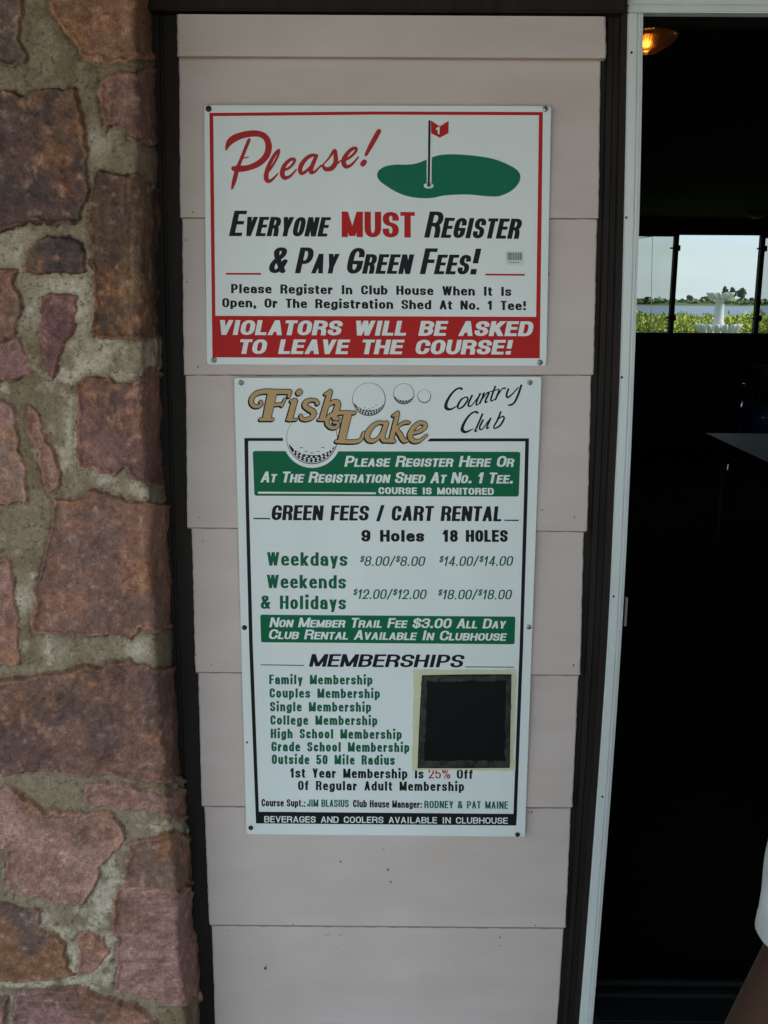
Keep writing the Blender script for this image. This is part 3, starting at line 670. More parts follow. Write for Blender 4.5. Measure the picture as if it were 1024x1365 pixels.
for t, a, b, c_, d in (('Family Membership', 359, 496.5, 912, 912.6), ('Couples Membership', 359.4, 506.5, 930, 930.8), ('Single Membership', 360, 494.7, 948.2, 948.8), ('College Membership', 360.5, 503, 966, 966.8),
                       ('High School Membership', 361, 535.3, 984, 985.2), ('Grade School Membership', 361.8, 545.6, 1001.4, 1002.6), ('Outside 50 Mile Radius', 362.4, 525.5, 1018.4, 1019.6)):
    g.text(t, a, b, c_, d, 12.6, **G)
g.text('JIM BLASIUS', 409.5, 465, 1075.4, 1076, 9.8, .19, .14, 0, .07, space=.3)
g.text('RODNEY & PAT MAINE', 565.8, 677.4, 1077.2, 1078.2, 9.8, .2, .14, 0, .1, space=.4)
for q in ([(338, 690.2), (360.4, 690.6), (360.4, 692.4), (338, 692)], [(672.4, 692.6), (691.6, 692.8), (691.6, 694.6), (672.4, 694.4)],
          [(347.6, 885.6), (405.2, 886.4), (405.2, 887.6), (347.6, 886.8)], [(620.4, 888.4), (685.3, 888.8), (685.3, 890), (620.4, 889.6)]): g.poly(q)
for p, m_ in (((321.5, 510.3), M_steel), ((706.3, 510), M_steel), ((326, 836.6), M_rust), ((705, 836), M_steel), ((334.4, 1103.6), M_rust), ((690, 1112.6), M_rust)): screw(p[0], p[1], YS-.0012, s2, m_, .005)
screw(329.4, 989.6, YS-.0004, s2, M_rust, .0022)

# taped black square
pt = empty('taped_patch', at_y(620, 1024, YS-.003), 'black plastic square taped over part of the price board', 'patch')
def quadstrip(a, b, wv, y, jag, seed, n=14):
    """torn strip of tape from a to b, wv = offset to the other long side"""
    rnd = random.Random(seed); v = []
    for i in range(n+1):
        t = i/n; x, y_ = a[0]+(b[0]-a[0])*t, a[1]+(b[1]-a[1])*t
        v += [(x+rnd.uniform(-jag, jag), y_+rnd.uniform(-jag, jag)), (x+wv[0]+rnd.uniform(-jag, jag), y_+wv[1]+rnd.uniform(-jag, jag))]
    F = [at_y(p[0], p[1], y+rnd.uniform(-.0002, .0002)) for p in v]; k = len(F)
    Bk = [q+Vector((0, .0008, 0)) for q in F]
    fs = [[2*i, 2*i+2, 2*i+3, 2*i+1] for i in range(n)]+[[k+2*i, k+2*i+1, k+2*i+3, k+2*i+2] for i in range(n)]
    fs += [[2*i, k+2*i, k+2*i+2, 2*i+2] for i in range(n)]+[[2*i+1, 2*i+3, k+2*i+3, k+2*i+1] for i in range(n)]+[[0, 1, k+1, k], [2*n, k+2*n, k+2*n+1, 2*n+1]]
    return F+Bk, fs
v = [(562.6, 900.2), (622, 899), (682, 899), (680.6, 960), (679.7, 1023.6), (618, 1024.2), (556.6, 1024), (559, 962)]
F = [at_y(a, b, YS-.0034) for a, b in v]; Bk = [at_y(a, b, YS-.0022) for a, b in v]; k = len(v)
mesh('black_sheet', F+Bk, [list(range(k)), [k+i for i in range(k)][::-1]]+[[i, k+i, k+(i+1) % k, (i+1) % k] for i in range(k)], M_film, pt)
yt = YS-.0020
for a, b, wv, sd_, dy in (((551, 893.5), (687.5, 893), (.3, 14), 1, 0), ((550, 1013), (687, 1012.6), (0, 14), 2, -.0001), ((552, 893), (548.6, 1026.5), (14, 0), 3, -.00005), ((687.6, 893), (684.2, 1026.5), (-13, 0), 4, -.00015)):
    v, f = quadstrip(a, b, wv, yt+dy, .9, sd_); mesh('masking_tape', v, f, M_tape, pt)
for a, b, wv, sd_ in (((563, 901), (681.5, 900), (0, 7.6), 5), ((557.5, 1014.2), (679.5, 1014), (0, 9.2), 6), ((562.6, 903), (557.4, 1023), (7.6, 0), 7), ((681.4, 902), (679.2, 1022), (-6.2, 0), 8)):
    v, f = quadstrip(a, b, wv, YS-.0042, 1.1, sd_, 26); mesh('grey_tape', v, f, M_clear, pt)

# ------------------------------------------------------------------ stone pillar
def vnoise(x, y, seed):
    xi = np.floor(x).astype(int); yi = np.floor(y).astype(int); fx = x-xi; fy = y-yi
    fx = fx*fx*(3-2*fx); fy = fy*fy*(3-2*fy)
    tab = np.random.RandomState(seed).rand(256, 256)
    g_ = lambda a, b: tab[a % 256, b % 256]
    return (g_(xi, yi)*(1-fx)+g_(xi+1, yi)*fx)*(1-fy)+(g_(xi, yi+1)*(1-fx)+g_(xi+1, yi+1)*fx)*fy
def fbm(x, y, seed, o=4, gain=.5):
    r = 0; a = 1; t = 0
    for k in range(o):
        r = r+a*vnoise(x*2**k, y*2**k, seed+k); t += a; a *= gain
    return r/t
YC = -.135                                      # front face of the pillar
XC = at_y(206, 700, YC).x                       # its right-hand corner
UEND = .165
def to_uz(px, py):
    p = at_y(px, py, YC)
    if p.x <= XC: return (p.x-XC, p.z)
    p = at_x(px, py, XC); return (min(p.y-YC, UEND+.05), p.z)
STONES = [  # outline in photo points, main colour, second colour, relief, streak (0 none, 1 upright, 2 level)
 ([(-60, -40), (28, -40), (29, 0), (30, 86), (10, 89), (-60, 85)], (.115, .085, .07), (.07, .06, .055), .010, 0),
 ([(66, -60), (235, -60), (222, 60), (212, 79), (184, 78), (160, 81), (140, 85), (106, 81), (98, 62), (88, 44), (73, 29), (68, 5)], (.22, .125, .072), (.17, .10, .065), .013, 0),
 ([(131, 113), (150, 97), (185, 94), (225, 97), (224, 150), (226, 196), (208, 193), (190, 190), (173, 182), (163, 171), (150, 172), (142, 180), (136, 150)], (.19, .105, .085), (.13, .075, .06), .009, 1),
 ([(-60, 121), (0, 121), (30, 124), (60, 117), (104, 117), (112, 150), (115, 230), (118, 262), (108, 285), (100, 298), (55, 300), (0, 307), (-60, 305)], (.088, .053, .046), (.052, .039, .036), .014, 0),
 ([(122, 240), (135, 228), (160, 229), (185, 232), (205, 250), (228, 256), (230, 448), (210, 451), (165, 453), (120, 450), (118, 440), (122, 400), (123, 330), (121, 290)], (.072, .043, .030), (.10, .062, .036), .013, 1),
 ([(32, 356), (40, 326), (62, 313), (85, 311), (112, 322), (118, 345), (118, 364), (62, 367), (35, 368)], (.07, .052, .048), (.042, .035, .038), .010, 2),
 ([(-60, 358), (22, 358), (26, 400), (24, 440), (8, 457), (-60, 460)], (.21, .11, .075), (.15, .09, .07), .008, 0),
 ([(-60, 470), (0, 466), (20, 447), (28, 448), (43, 499), (15, 505), (-60, 505)], (.22, .125, .12), (.17, .10, .09), .008, 2),
 ([(58, 396), (75, 393), (103, 393), (102, 410), (96, 440), (86, 470), (70, 508), (60, 495), (60, 470), (56, 430)], (.165, .075, .08), (.13, .065, .065), .007, 0),
 ([(103, 512), (112, 502), (150, 502), (160, 508), (172, 513), (182, 512), (195, 500), (207, 492), (232, 500), (230, 560), (226, 650), (201, 646), (186, 640), (176, 628), (165, 628), (152, 638), (140, 632), (125, 627), (105, 622), (101, 590), (103, 560)], (.205, .115, .10), (.15, .085, .075), .011, 0),
 ([(-60, 530), (0, 532), (14, 538), (24, 560), (30, 620), (36, 660), (34, 671), (0, 676), (-60, 676)], (.245, .155, .135), (.34, .26, .22), .009, 0),
 ([(42, 540), (55, 550), (65, 580), (80, 630), (84, 650), (70, 662), (60, 650), (50, 610), (36, 565)], (.22, .12, .09), (.27, .17, .13), .007, 1),
 ([(72, 668), (110, 662), (128, 655), (160, 661), (194, 667), (240, 670), (244, 750), (246, 832), (215, 842), (195, 840), (178, 853), (150, 848), (120, 851), (90, 847), (45, 846), (38, 825), (48, 775), (62, 720)], (.225, .125, .085), (.175, .105, .085), .014, 0),
 ([(-60, 741), (14, 742), (20, 790), (24, 840), (26, 889), (-60, 893)], (.25, .15, .125), (.2, .12, .10), .008, 0),
 ([(-60, 904), (0, 903), (45, 900), (100, 893), (150, 882), (172, 877), (198, 885), (245, 890), (252, 960), (254, 1040), (222, 1044), (150, 1036), (80, 1030), (30, 1029), (-60, 1034)], (.17, .10, .075), (.115, .07, .06), .016, 0),
 ([(112, 1046), (140, 1040), (175, 1046), (240, 1050), (256, 1052), (252, 1094), (222, 1092), (195, 1078), (140, 1076), (116, 1072)], (.25, .155, .135), (.20, .12, .09), .008, 2),
 ([(-60, 1056), (0, 1054), (10, 1047), (30, 1060), (45, 1070), (58, 1082), (95, 1083), (120, 1081), (145, 1082), (158, 1095), (167, 1112), (150, 1135), (135, 1155), (128, 1180), (112, 1206), (80, 1204), (40, 1196), (16, 1188), (8, 1160), (5, 1130), (-60, 1120)], (.30, .195, .165), (.25, .15, .12), .014, 0),
 ([(170, 1122), (200, 1112), (222, 1108), (258, 1112), (260, 1178), (236, 1179), (166, 1178), (168, 1150)], (.16, .105, .085), (.21, .11, .06), .009, 0),
 ([(153, 1183), (200, 1180), (245, 1181), (272, 1184), (278, 1320), (246, 1321), (180, 1328), (153, 1322), (158, 1290), (152, 1260)], (.29, .185, .165), (.23, .14, .12), .012, 2),
 ([(-60, 1198), (0, 1200), (15, 1205), (55, 1215), (52, 1238), (75, 1240), (85, 1260), (92, 1290), (102, 1300), (75, 1305), (-60, 1309)], (.115, .08, .07), (.20, .11, .05), .012, 0),
 ([(102, 1245), (112, 1238), (138, 1250), (143, 1270), (128, 1290), (112, 1300), (102, 1290)], (.28, .17, .14), (.24, .13, .08), .007, 0),
 ([(18, 1323), (60, 1318), (110, 1315), (140, 1330), (180, 1341), (285, 1341), (300, 1440), (18, 1440)], (.23, .145, .135), (.17, .11, .10), .012, 2),
 ([(-60, 1325), (10, 1328), (12, 1440), (-60, 1440)], (.2, .12, .1), (.15, .1, .09), .009, 0)]
us = np.concatenate([np.arange(-.95, -.36, .008), np.arange(-.36, UEND+.001, .0021)])
zz = np.concatenate([np.arange(-.02, .20, .008), np.arange(.20, 2.20, .0021), np.arange(2.20, 2.64, .008)])
U, Z = np.meshgrid(us, zz)
polys_uz = []
for P, c1, c2, h, st in STONES:
    q = [to_uz(a, b) for a, b in P]
    q = [(-.385 if a <= -59 else u, z) for (a, b), (u, z) in zip(P, q)]
    polys_uz.append((q, c1, c2, h, st))
rnd = random.Random(5)                          # plain coursed stones where the picture does not reach
def filler(x0, x1, z0, z1):
    z = z0
    while z < z1-.06:
        hh = min(rnd.uniform(.10, .22), z1-z); x = x0
        while x < x1-.05:
            ww = min(rnd.uniform(.12, .3), x1-x); j = lambda: rnd.uniform(-.012, .012)
            k = rnd.choice(STONES)
            a, b, c, d = x+.012, x+ww-.012, z+.012, z+hh-.012
            polys_uz.append(([(a+j(), c+j()), ((a+b)/2+j(), c+j()), (b+j(), c+j()), (b+j(), d+j()), ((a+b)/2+j(), d+j()), (a+j(), d+j())], k[1], k[2], k[3], 0)); x += ww
        z += hh
zlo = min(z for q, *_ in polys_uz for u, z in q); zhi = max(z for q, *_ in polys_uz for u, z in q)
filler(-.95, -.39, 0, 2.62); filler(-.39, .2, 0, zlo-.01); filler(-.39, .2, zhi+.01, 2.62)
wu = (fbm(U*28+3, Z*28, 11, 4)-.5)*.017+(fbm(U*75, Z*75, 12, 3)-.5)*.011
wz = (fbm(U*28+50, Z*28+9, 21, 4)-.5)*.017+(fbm(U*75+7, Z*75, 22, 3)-.5)*.011
UU, ZZ = U+wu, Z+wz
n1 = fbm(U*9+5, Z*9, 31, 5); n2 = fbm(U*45, Z*45, 41, 4); n3 = fbm(U*150, Z*150, 51, 3); n4 = fbm(U*4+40, Z*4, 61, 3)
H = (n1-.5)*.010+(n2-.5)*.0045+(n3-.5)*.0014
def lerp(a, b, t): return a+(b-a)*t[..., None]
olive = np.array([.188, .136, .080]); pale = np.array([.45, .385, .295]); grey = np.array([.25, .194, .13])
sm = lambda x, a, b: (lambda t: t*t*(3-2*t))(np.clip((x-a)/(b-a), 0, 1))
C = lerp(np.broadcast_to(grey, U.shape+(3,)), olive, sm(n1, .45, .68)); C = lerp(C, pale, sm(n4*.6+n2*.4, .48, .62))
moss = sm(Z, 1.62, 2.0)*.75                     # greener, older mortar higher up
C = lerp(C, np.array([.12, .088, .047]), moss*sm(n2, .3, .7))
for px, py, sz, am in ((86, 385, .05, .9), (20, 330, .04, .7), (122, 470, .035, .7), (105, 420, .04, .8), (40, 420, .03, .7), (128, 190, .025, .7), (95, 560, .03, .6), (190, 868, .03, .9), (28, 800, .03, .9), (100, 620, .03, .4), (75, 870, .03, .6), (60, 1225, .03, .4), (95, 1260, .02, .6)):
    a_, b_ = to_uz(px, py); C = lerp(C, pale, np.clip(am*np.exp(-((U-a_)**2+(Z-b_)**2)/sz**2)*(.4+1.2*n2), 0, .95))
pits = sm(fbm(U*210+9, Z*210, 77, 2), .70, .80); C = lerp(C, np.array((.07, .055, .035)), pits*.7)
C = C*(.74+.52*n3)[..., None]
ID = np.zeros(U.shape, int)-1; DIST = np.zeros(U.shape)
for i, (q, c1, c2, h, st) in enumerate(polys_uz):
    q = np.array(q); lo = q.min(0)-.03; hi = q.max(0)+.03
    iu = np.where((us > lo[0]) & (us < hi[0]))[0]; iz = np.where((zz > lo[1]) & (zz < hi[1]))[0]
    if not len(iu) or not len(iz): continue
    sl = np.s_[iz[0]:iz[-1]+1, iu[0]:iu[-1]+1]; x, y = UU[sl], ZZ[sl]
    ins = np.zeros(x.shape, bool); d = np.full(x.shape, 9.)
    for (ax, ay), (bx, by) in zip(q, np.roll(q, -1, 0)):
        c = (ay > y) != (by > y)
        with np.errstate(all='ignore'): ins ^= c & (x < (bx-ax)*(y-ay)/(by-ay+1e-12)+ax)
        L = (bx-ax)**2+(by-ay)**2; t = np.clip(((x-ax)*(bx-ax)+(y-ay)*(by-ay))/L, 0, 1)
        d = np.minimum(d, np.hypot(x-ax-t*(bx-ax), y-ay-t*(by-ay)))
    sel = ins
    tilt = rnd.uniform(-.02, .02)*(x-q[:, 0].mean())+rnd.uniform(-.02, .03)*(y-q[:, 1].mean())
    fac = (fbm(U[sl]*14+i*7.3, Z[sl]*14+i*3.1, 71+i, 4)-.5); fac2 = (fbm(U[sl]*60+i*7.3, Z[sl]*60, 171+i, 3)-.5)
    chip = np.abs(fbm(U[sl]*7+i*2.3, Z[sl]*11+i, 271+i, 3)-.5)          # split faces: flat steps along cracks
    fct = np.full(x.shape, 9.)
    for _k in range(9):                          # split faces: a few crisp planes
        pu, pz = rnd.uniform(q[:, 0].min(), q[:, 0].max()), rnd.uniform(q[:, 1].min(), q[:, 1].max())
        fct = np.minimum(fct, rnd.uniform(-.13, .13)*(x-pu)+rnd.uniform(-.13, .13)*(y-pz)+rnd.uniform(0, .004))
    fct = np.clip(fct, -.008, .006)
    fl = .15+.85*sm(fbm(U[sl]*11+i, Z[sl]*11, 611, 3), .40, .58)
    hs = h*.62*sm(d, 0, .006)*(.35+.65*fl)+(tilt+fct)*sm(d, 0, .012)+fac*.005+fac2*.0045-.002*(1-sm(chip, 0, .008))*sm(d, .004, .02)+(n3[sl]-.5)*.003
    hs = hs+.003-.010*fl*(1-sm(d, .0, .0034))
    H[sl] = np.where(sel, hs, H[sl]-.004*np.exp(-(d/.004)**2))
    su = U[sl]*(90 if st == 1 else 12 if st == 2 else 16); sz = Z[sl]*(9 if st == 1 else 80 if st == 2 else 18)
    m1 = fbm(su+i*5.7, sz+i*1.3, 331+i, 5); m2 = fbm(U[sl]*70+i, Z[sl]*70, 431+i, 4); m3 = fbm(U[sl]*8+i*3, Z[sl]*8, 531+i, 3)
    cc = lerp(np.broadcast_to(np.array(c1), x.shape+(3,)), np.array(c2), sm(m1, .40, .60))
    cc = lerp(cc, np.array((.27, .125, .035)), sm(m3*.7+m2*.3, .55, .70)*.5)        # rust stain
    cc = lerp(cc, np.array((.075, .055, .05)), sm(m3*.5+m1*.5, .54, .66)*.5*(.5+.5*(1-m2)))
    cc = lerp(cc, np.array((.40, .33, .29)), sm(m2, .62, .80)*.22)                    # pale grains
    if st == 1: cc = lerp(cc, np.array((.24, .17, .07)), sm(m1, .60, .75)*.4)
    rim = np.exp(-((d-.004)/.004)**2)*sm(n2[sl], .4, .6)
    cc = lerp(cc, np.array((.36, .21, .12)), rim*.3)
    cc = cc*(.62+.76*n3[sl])[..., None]*(.75+.5*m2)[..., None]*np.array((1.22, 1.01, .95))
    cc = lerp(cc, (cc.mean(-1, keepdims=True))*np.array((1.10, .97, .93)), np.full(x.shape, .08)); C[sl] = np.where(sel[..., None], cc, C[sl]); ID[sl] = np.where(sel, i, ID[sl]); DIST[sl] = np.where(sel, d, DIST[sl])
cr = .009; La = cr*math.pi/2                   # rounded corner
ue = U+(fbm(Z*6, Z*0+1, 91, 3)-.5)*.0
def surf(u):
    x = np.where(u < -cr, XC+u, np.where(u < -cr+La, XC-cr+cr*np.sin((u+cr)/cr), XC))
    y = np.where(u < -cr, YC, np.where(u < -cr+La, YC+cr-cr*np.cos((u+cr)/cr), YC+cr+(u+cr-La)))
    nx = np.where(u < -cr, 0, np.where(u < -cr+La, np.sin((u+cr)/cr), 1.)); ny = -np.sqrt(1-nx*nx)
    return x, y, nx, ny
X, Y, NX, NY = surf(U)
xret = edge([(208, 20), (215, 400), (224, 700), (238, 940), (257, 1150), (269, 1345)], -.005)
rx = np.array([xret(float(q)) for q in zz])-XC-.006
SW = (rx[:, None]+(fbm(Z*14+3, Z*0+2, 95, 4)-.5)*.009)*sm(U, -.10, .0)       # the corner wanders in and out
X = X+NX*H+SW; Y = Y+NY*H
V = np.stack([X, Y, Z], -1).reshape(-1, 3); nr, nc = U.shape
idx = np.arange(nr*nc).reshape(nr, nc)
Q = np.stack([idx[:-1, :-1], idx[:-1, 1:], idx[1:, 1:], idx[1:, :-1]], -1).reshape(-1, 4)
isst = (ID[:-1, :-1].reshape(-1) >= 0)
pil = empty('stone_pillar', (XC-.3, YC, .04), 'rough stone pillar of pink and brown blocks at the left edge', 'stone pillar')
def stonemat(name, rough, bs, lo=.62, hi=1.42):
    m = bpy.data.materials.new(name); m.use_nodes = True; t = m.node_tree; b = t.nodes['Principled BSDF']
    a = t.nodes.new('ShaderNodeAttribute'); a.attribute_name = 'stone_colour'
    ge = t.nodes.new('ShaderNodeNewGeometry'); n = t.nodes.new('ShaderNodeTexNoise'); n.inputs['Scale'].default_value = 330; n.inputs['Detail'].default_value = 5
    mr = t.nodes.new('ShaderNodeMapRange'); mr.inputs[1].default_value = .38; mr.inputs[2].default_value = .64; mr.inputs[3].default_value = lo; mr.inputs[4].default_value = hi
    mu = t.nodes.new('ShaderNodeMix'); mu.data_type = 'RGBA'; mu.blend_type = 'MULTIPLY'; mu.inputs[0].default_value = 1
    bp = t.nodes.new('ShaderNodeBump'); bp.inputs['Strength'].default_value = .7; bp.inputs['Distance'].default_value = bs
    t.links.new(ge.outputs['Position'], n.inputs['Vector']); t.links.new(n.outputs[0], mr.inputs[0]); t.links.new(a.outputs['Color'], mu.inputs[6]); t.links.new(mr.outputs[0], mu.inputs[7])
    t.links.new(mu.outputs[2], b.inputs['Base Color']); t.links.new(n.outputs[0], bp.inputs['Height']); t.links.new(bp.outputs[0], b.inputs['Normal'])
    b.inputs['Roughness'].default_value = rough; b.inputs['Specular IOR Level'].default_value = .35; return m
def sub_mesh(name, faces, m):
    used = np.unique(faces); mp_ = np.full(len(V), -1); mp_[used] = np.arange(len(used))
    me = bpy.data.meshes.new(name); me.from_pydata(V[used].tolist(), [], mp_[faces].tolist())
    at = me.color_attributes.new('stone_colour', 'FLOAT_COLOR', 'POINT')
    cc = np.ones((len(used), 4)); cc[:, :3] = np.clip(C.reshape(-1, 3)[used], 0, 1); at.data.foreach_set('color', cc.ravel())
    return link(name, me, m, pil, True)
sub_mesh('stonework', Q[isst], stonemat('field_stone', .7, .0012, .74, 1.26)); sub_mesh('mortar', Q[~isst], stonemat('lime_mortar', .95, .0010, .82, 1.18))
MB().box(XC-.95, XC-.03, YC+.03, .03, 0, 2.62).build('core', M_dark, pil)

# ------------------------------------------------------------------ dining room behind the doorway
YW = 9.0
zc0, zf0 = 2.46, .06
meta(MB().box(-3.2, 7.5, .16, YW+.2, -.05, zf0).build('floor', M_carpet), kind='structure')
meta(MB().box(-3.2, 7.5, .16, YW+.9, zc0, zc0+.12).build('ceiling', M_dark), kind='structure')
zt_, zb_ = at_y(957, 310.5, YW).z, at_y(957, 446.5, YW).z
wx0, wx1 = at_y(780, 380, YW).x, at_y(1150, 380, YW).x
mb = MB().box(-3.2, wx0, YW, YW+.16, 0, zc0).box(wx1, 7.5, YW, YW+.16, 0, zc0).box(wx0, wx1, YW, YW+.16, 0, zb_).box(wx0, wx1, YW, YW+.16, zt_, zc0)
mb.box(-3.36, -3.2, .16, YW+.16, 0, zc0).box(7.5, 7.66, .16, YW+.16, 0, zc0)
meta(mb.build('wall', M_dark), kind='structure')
MB().box(-3.5, 7.8, -.2, YW+1.0, zc0+.13, zc0+.28)
meta(MB().box(-3.6, 7.8, .31, YW+1.0, TOPZ+.1, TOPZ+.3).build('clubhouse_roof', M_roof), 'flat dark roof above the clubhouse dining room', 'roof')
def glass(name, tint, rough=0):
    m = bpy.data.materials.new(name); m.use_nodes = True; t = m.node_tree; t.nodes.remove(t.nodes['Principled BSDF'])
    tr = t.nodes.new('ShaderNodeBsdfTransparent'); tr.inputs[0].default_value = (*tint, 1)
    gl = t.nodes.new('ShaderNodeBsdfGlossy'); gl.inputs['Roughness'].default_value = .02
    mx = t.nodes.new('ShaderNodeMixShader'); mx.inputs[0].default_value = .008
    t.links.new(tr.outputs[0], mx.inputs[1]); t.links.new(gl.outputs[0], mx.inputs[2]); t.links.new(mx.outputs[0], t.nodes['Material Output'].inputs[0]); return m
G_clear = glass('window_glass', (.58, .60, .605)); G_screen = glass('screened_glass', (.46, .48, .475))
WIN = [(780, 899.5, 312, 'insect screened window pane left of the wide middle window'), (899.5, 1014.5, 310.5, 'wide middle window looking out on the white planter and lake'), (1014.5, 1150, 315, 'screened window at the far right edge of the window wall')]
for i, (a, b, t_, lab) in enumerate(WIN):
    x0, x1 = at_y(a, 380, YW).x, at_y(b, 380, YW).x
    wn = empty('window', ((x0+x1)/2, YW+.05, zb_), lab, 'window', 'windows in the far wall of the dining room')
    fwid = .024 if i == 1 else .02
    ztop = at_y((a+b)/2, t_, YW).z-.002
    mb = MB().box(x0+.001, x0+fwid, YW+.02, YW+.10, zb_+.002, zt_-.002, bev=.004).box(x1-fwid, x1-.001, YW+.02, YW+.10, zb_+.002, zt_-.002, bev=.004)
    mb.box(x0+fwid+.001, x1-fwid-.001, YW+.02, YW+.10, zb_+.002, zb_+.02).box(x0+fwid+.001, x1-fwid-.001, YW+.02, YW+.10, ztop-.016, zt_-.002)
    mb.build('frame', M_trim, wn)
    MB().box(x0+fwid-.004, x1-fwid+.004, YW+.055, YW+.059, zb_+.016, ztop-.012).build('pane', G_clear if i == 1 else G_screen, wn)
    if i == 1:
        for py in (331, 424):
            for xx, sg in ((x0, -1), (x1, 1)):
                z = at_y(957, py, YW).z
                MB().box(xx-.035, xx+.035, YW-.012, YW+.018, z-.03, z+.03, bev=.006).box(xx-.075, xx-.036, YW-.008, YW+.006, z-.009, z+.007, bev=.003).build('latch', M_trim, wn)

# lamps under the ceiling
def shade_mat():
    m = bpy.data.materials.new('amber_glass'); m.use_nodes = True; t = m.node_tree; b = t.nodes['Principled BSDF']
    b.inputs['Base Color'].default_value = (.50, .25, .07, 1); b.inputs['Roughness'].default_value = .32
    b.inputs['Transmission Weight'].default_value = .75; b.inputs['IOR'].default_value = 1.2; return m
M_amber = shade_mat()
M_bulb = mat('lit_bulb', (1, .8, .5), .5, emit=((1, .62, .25), 6))
M_bulb_off = mat('unlit_bulb', (.7, .68, .6), .3)
def lamp(px, py, lab, lit):
    c = at_z(px, py, zc0); L_ = empty('ceiling_lamp', c, lab, 'ceiling lamp', 'ceiling lamps of the dining room')
    n, rows = 264, []
    vs = []
    for k, (rr, z) in enumerate([(.128, -.003), (.124, -.012), (.112, -.022), (.094, -.032), (.074, -.041), (.056, -.048), (.05, -.052), (.016, -.056)]):
        for j in range(n):
            a = 2*math.pi*j/n; f = .72*(1+(.05*math.cos(44*a) if k < 6 else 0))
            vs.append((c.x+rr*f*math.cos(a), c.y+rr*f*math.sin(a), c.z+z))
    fs = [[k*n+j, k*n+(j+1) % n, (k+1)*n+(j+1) % n, (k+1)*n+j] for k in range(7) for j in range(n)]
    o = mesh('lamp_shade', vs, fs, M_amber, L_, True); so_ = o.modifiers.new('thickness', 'SOLIDIFY'); so_.thickness = .003
    MB().lathe([(0, -.001), (.06, -.001), (.06, -.012), (.02, -.016), (0, -.016)], c, 20).build('ceiling_plate', M_gold, L_)
    for sx in (.0,):
        MB().lathe([(0, -.016), (.010, -.017), (.017, -.022), (.018, -.029), (.012, -.036), (0, -.038)], c+Vector((sx, 0, 0)), 14).build('bulb', M_bulb if lit else M_bulb_off, L_, True)
lamp(862, 46, 'amber glass ceiling lamp, lit, at the top of the doorway', True)
lamp(1008, 283, 'small unlit glass ceiling lamp above the far windows', False)

# tables and chairs in the dark room
def table(name, lab, cx, cy, ztop, sx, sy, rz, mtop):
    t = empty(name, (cx, cy, zf0), lab, 'table'); Rz = Matrix.Translation((cx, cy, 0)) @ Matrix.Rotation(rz, 4, 'Z')
    def put(mb, nm, m): mb.v = [tuple(Rz @ Vector(v)) for v in mb.v]; return mb.build(nm, m, t)
    put(MB().box(-sx/2, sx/2, -sy/2, sy/2, ztop-.035, ztop, bev=.006), 'tabletop', mtop)
    put(MB().box(-sx/2+.08, sx/2-.08, -sy/2+.08, sy/2-.08, ztop-.11, ztop-.036), 'apron', M_wood)
    for ax in (-1, 1):
        for ay in (-1, 1):
            x, y = ax*(sx/2-.1), ay*(sy/2-.1)
            put(MB().tube([(x, y, zf0), (x, y, ztop-.037)], [.018, .027], 10), 'leg', M_wood)
    return t
A = at_z(939, 577, .76); B = at_z(1024, 617, .76); dv = (B-A).normalized(); pv = Vector((-dv.y, dv.x, 0))
cx_, cy_ = (A+dv*.9+pv*.42)[:2]
table('dining_table', 'grey topped dining table in the dim room, nearest the doorway', cx_, cy_, .76, 1.8, .84, math.atan2(dv.y, dv.x), M_top)
A = at_z(994, 485, .98)
table('serving_table', 'tall side table below the far windows reflecting blue daylight', A.x+.75, A.y-.15, .98, 1.5, .55, R(-8), M_top)
def chair(px, py, zref, rz, lab, pad=False):
    A = at_z(px, py, zref); c = empty('dining_chair', (A.x, A.y, zf0), lab, 'chair', 'chrome framed chairs in the dining room')
    T = Matrix.Translation((A.x, A.y, zf0)) @ Matrix.Rotation(rz, 4, 'Z')
    def put(mb, nm, m, sm_=True): mb.v = [tuple(T @ Vector(v)) for v in mb.v]; return mb.build(nm, m, c, sm_)
    put(MB().box(-.21, .21, -.21, .21, .42, .48, bev=.02), 'seat', M_vinyl, False)
    for s_ in (-1, 1):
        put(MB().tube([(s_*.19, -.19, 0), (s_*.185, -.18, .42)], .011), 'leg', M_chrome)
        put(MB().tube([(s_*.19, .24, 0), (s_*.19, .2, .45), (s_*.19, .23, .7), (s_*.185, .27, .96)], .011), 'back_post', M_chrome)
    for k in range(3):
        if pad: break
        g_ = MB(); zc_ = .70+.10*k; yc_ = .225+.02*k
        g_.box(-.18, .18, -.022, .022, -.009, .009, bev=.008); g_.v = [(x, yc_+y*math.cos(R(18))+zq*math.sin(R(18)), zc_+zq*math.cos(R(18))+(y)*math.sin(R(18))) for x, y, zq in g_.v]
        put(g_, 'back_slat', M_chrome)
    if pad:
        g_ = MB().box(-.2, .2, -.045, .045, -.12, .12, bev=.04); g_.v = [(x, .25+y, .70+zq+y*.25) for x, y, zq in g_.v]; put(g_, 'backrest', M_vinyl)
chair(984, 484, .92, R(-12), 'chrome ladder back chair beside the tall side table')
chair(952, 476, .90, R(25), 'dim chrome ladder back chair left of the brighter one')
chair(1014, 546, .80, R(170), 'blue vinyl chair shining behind the grey table', True)

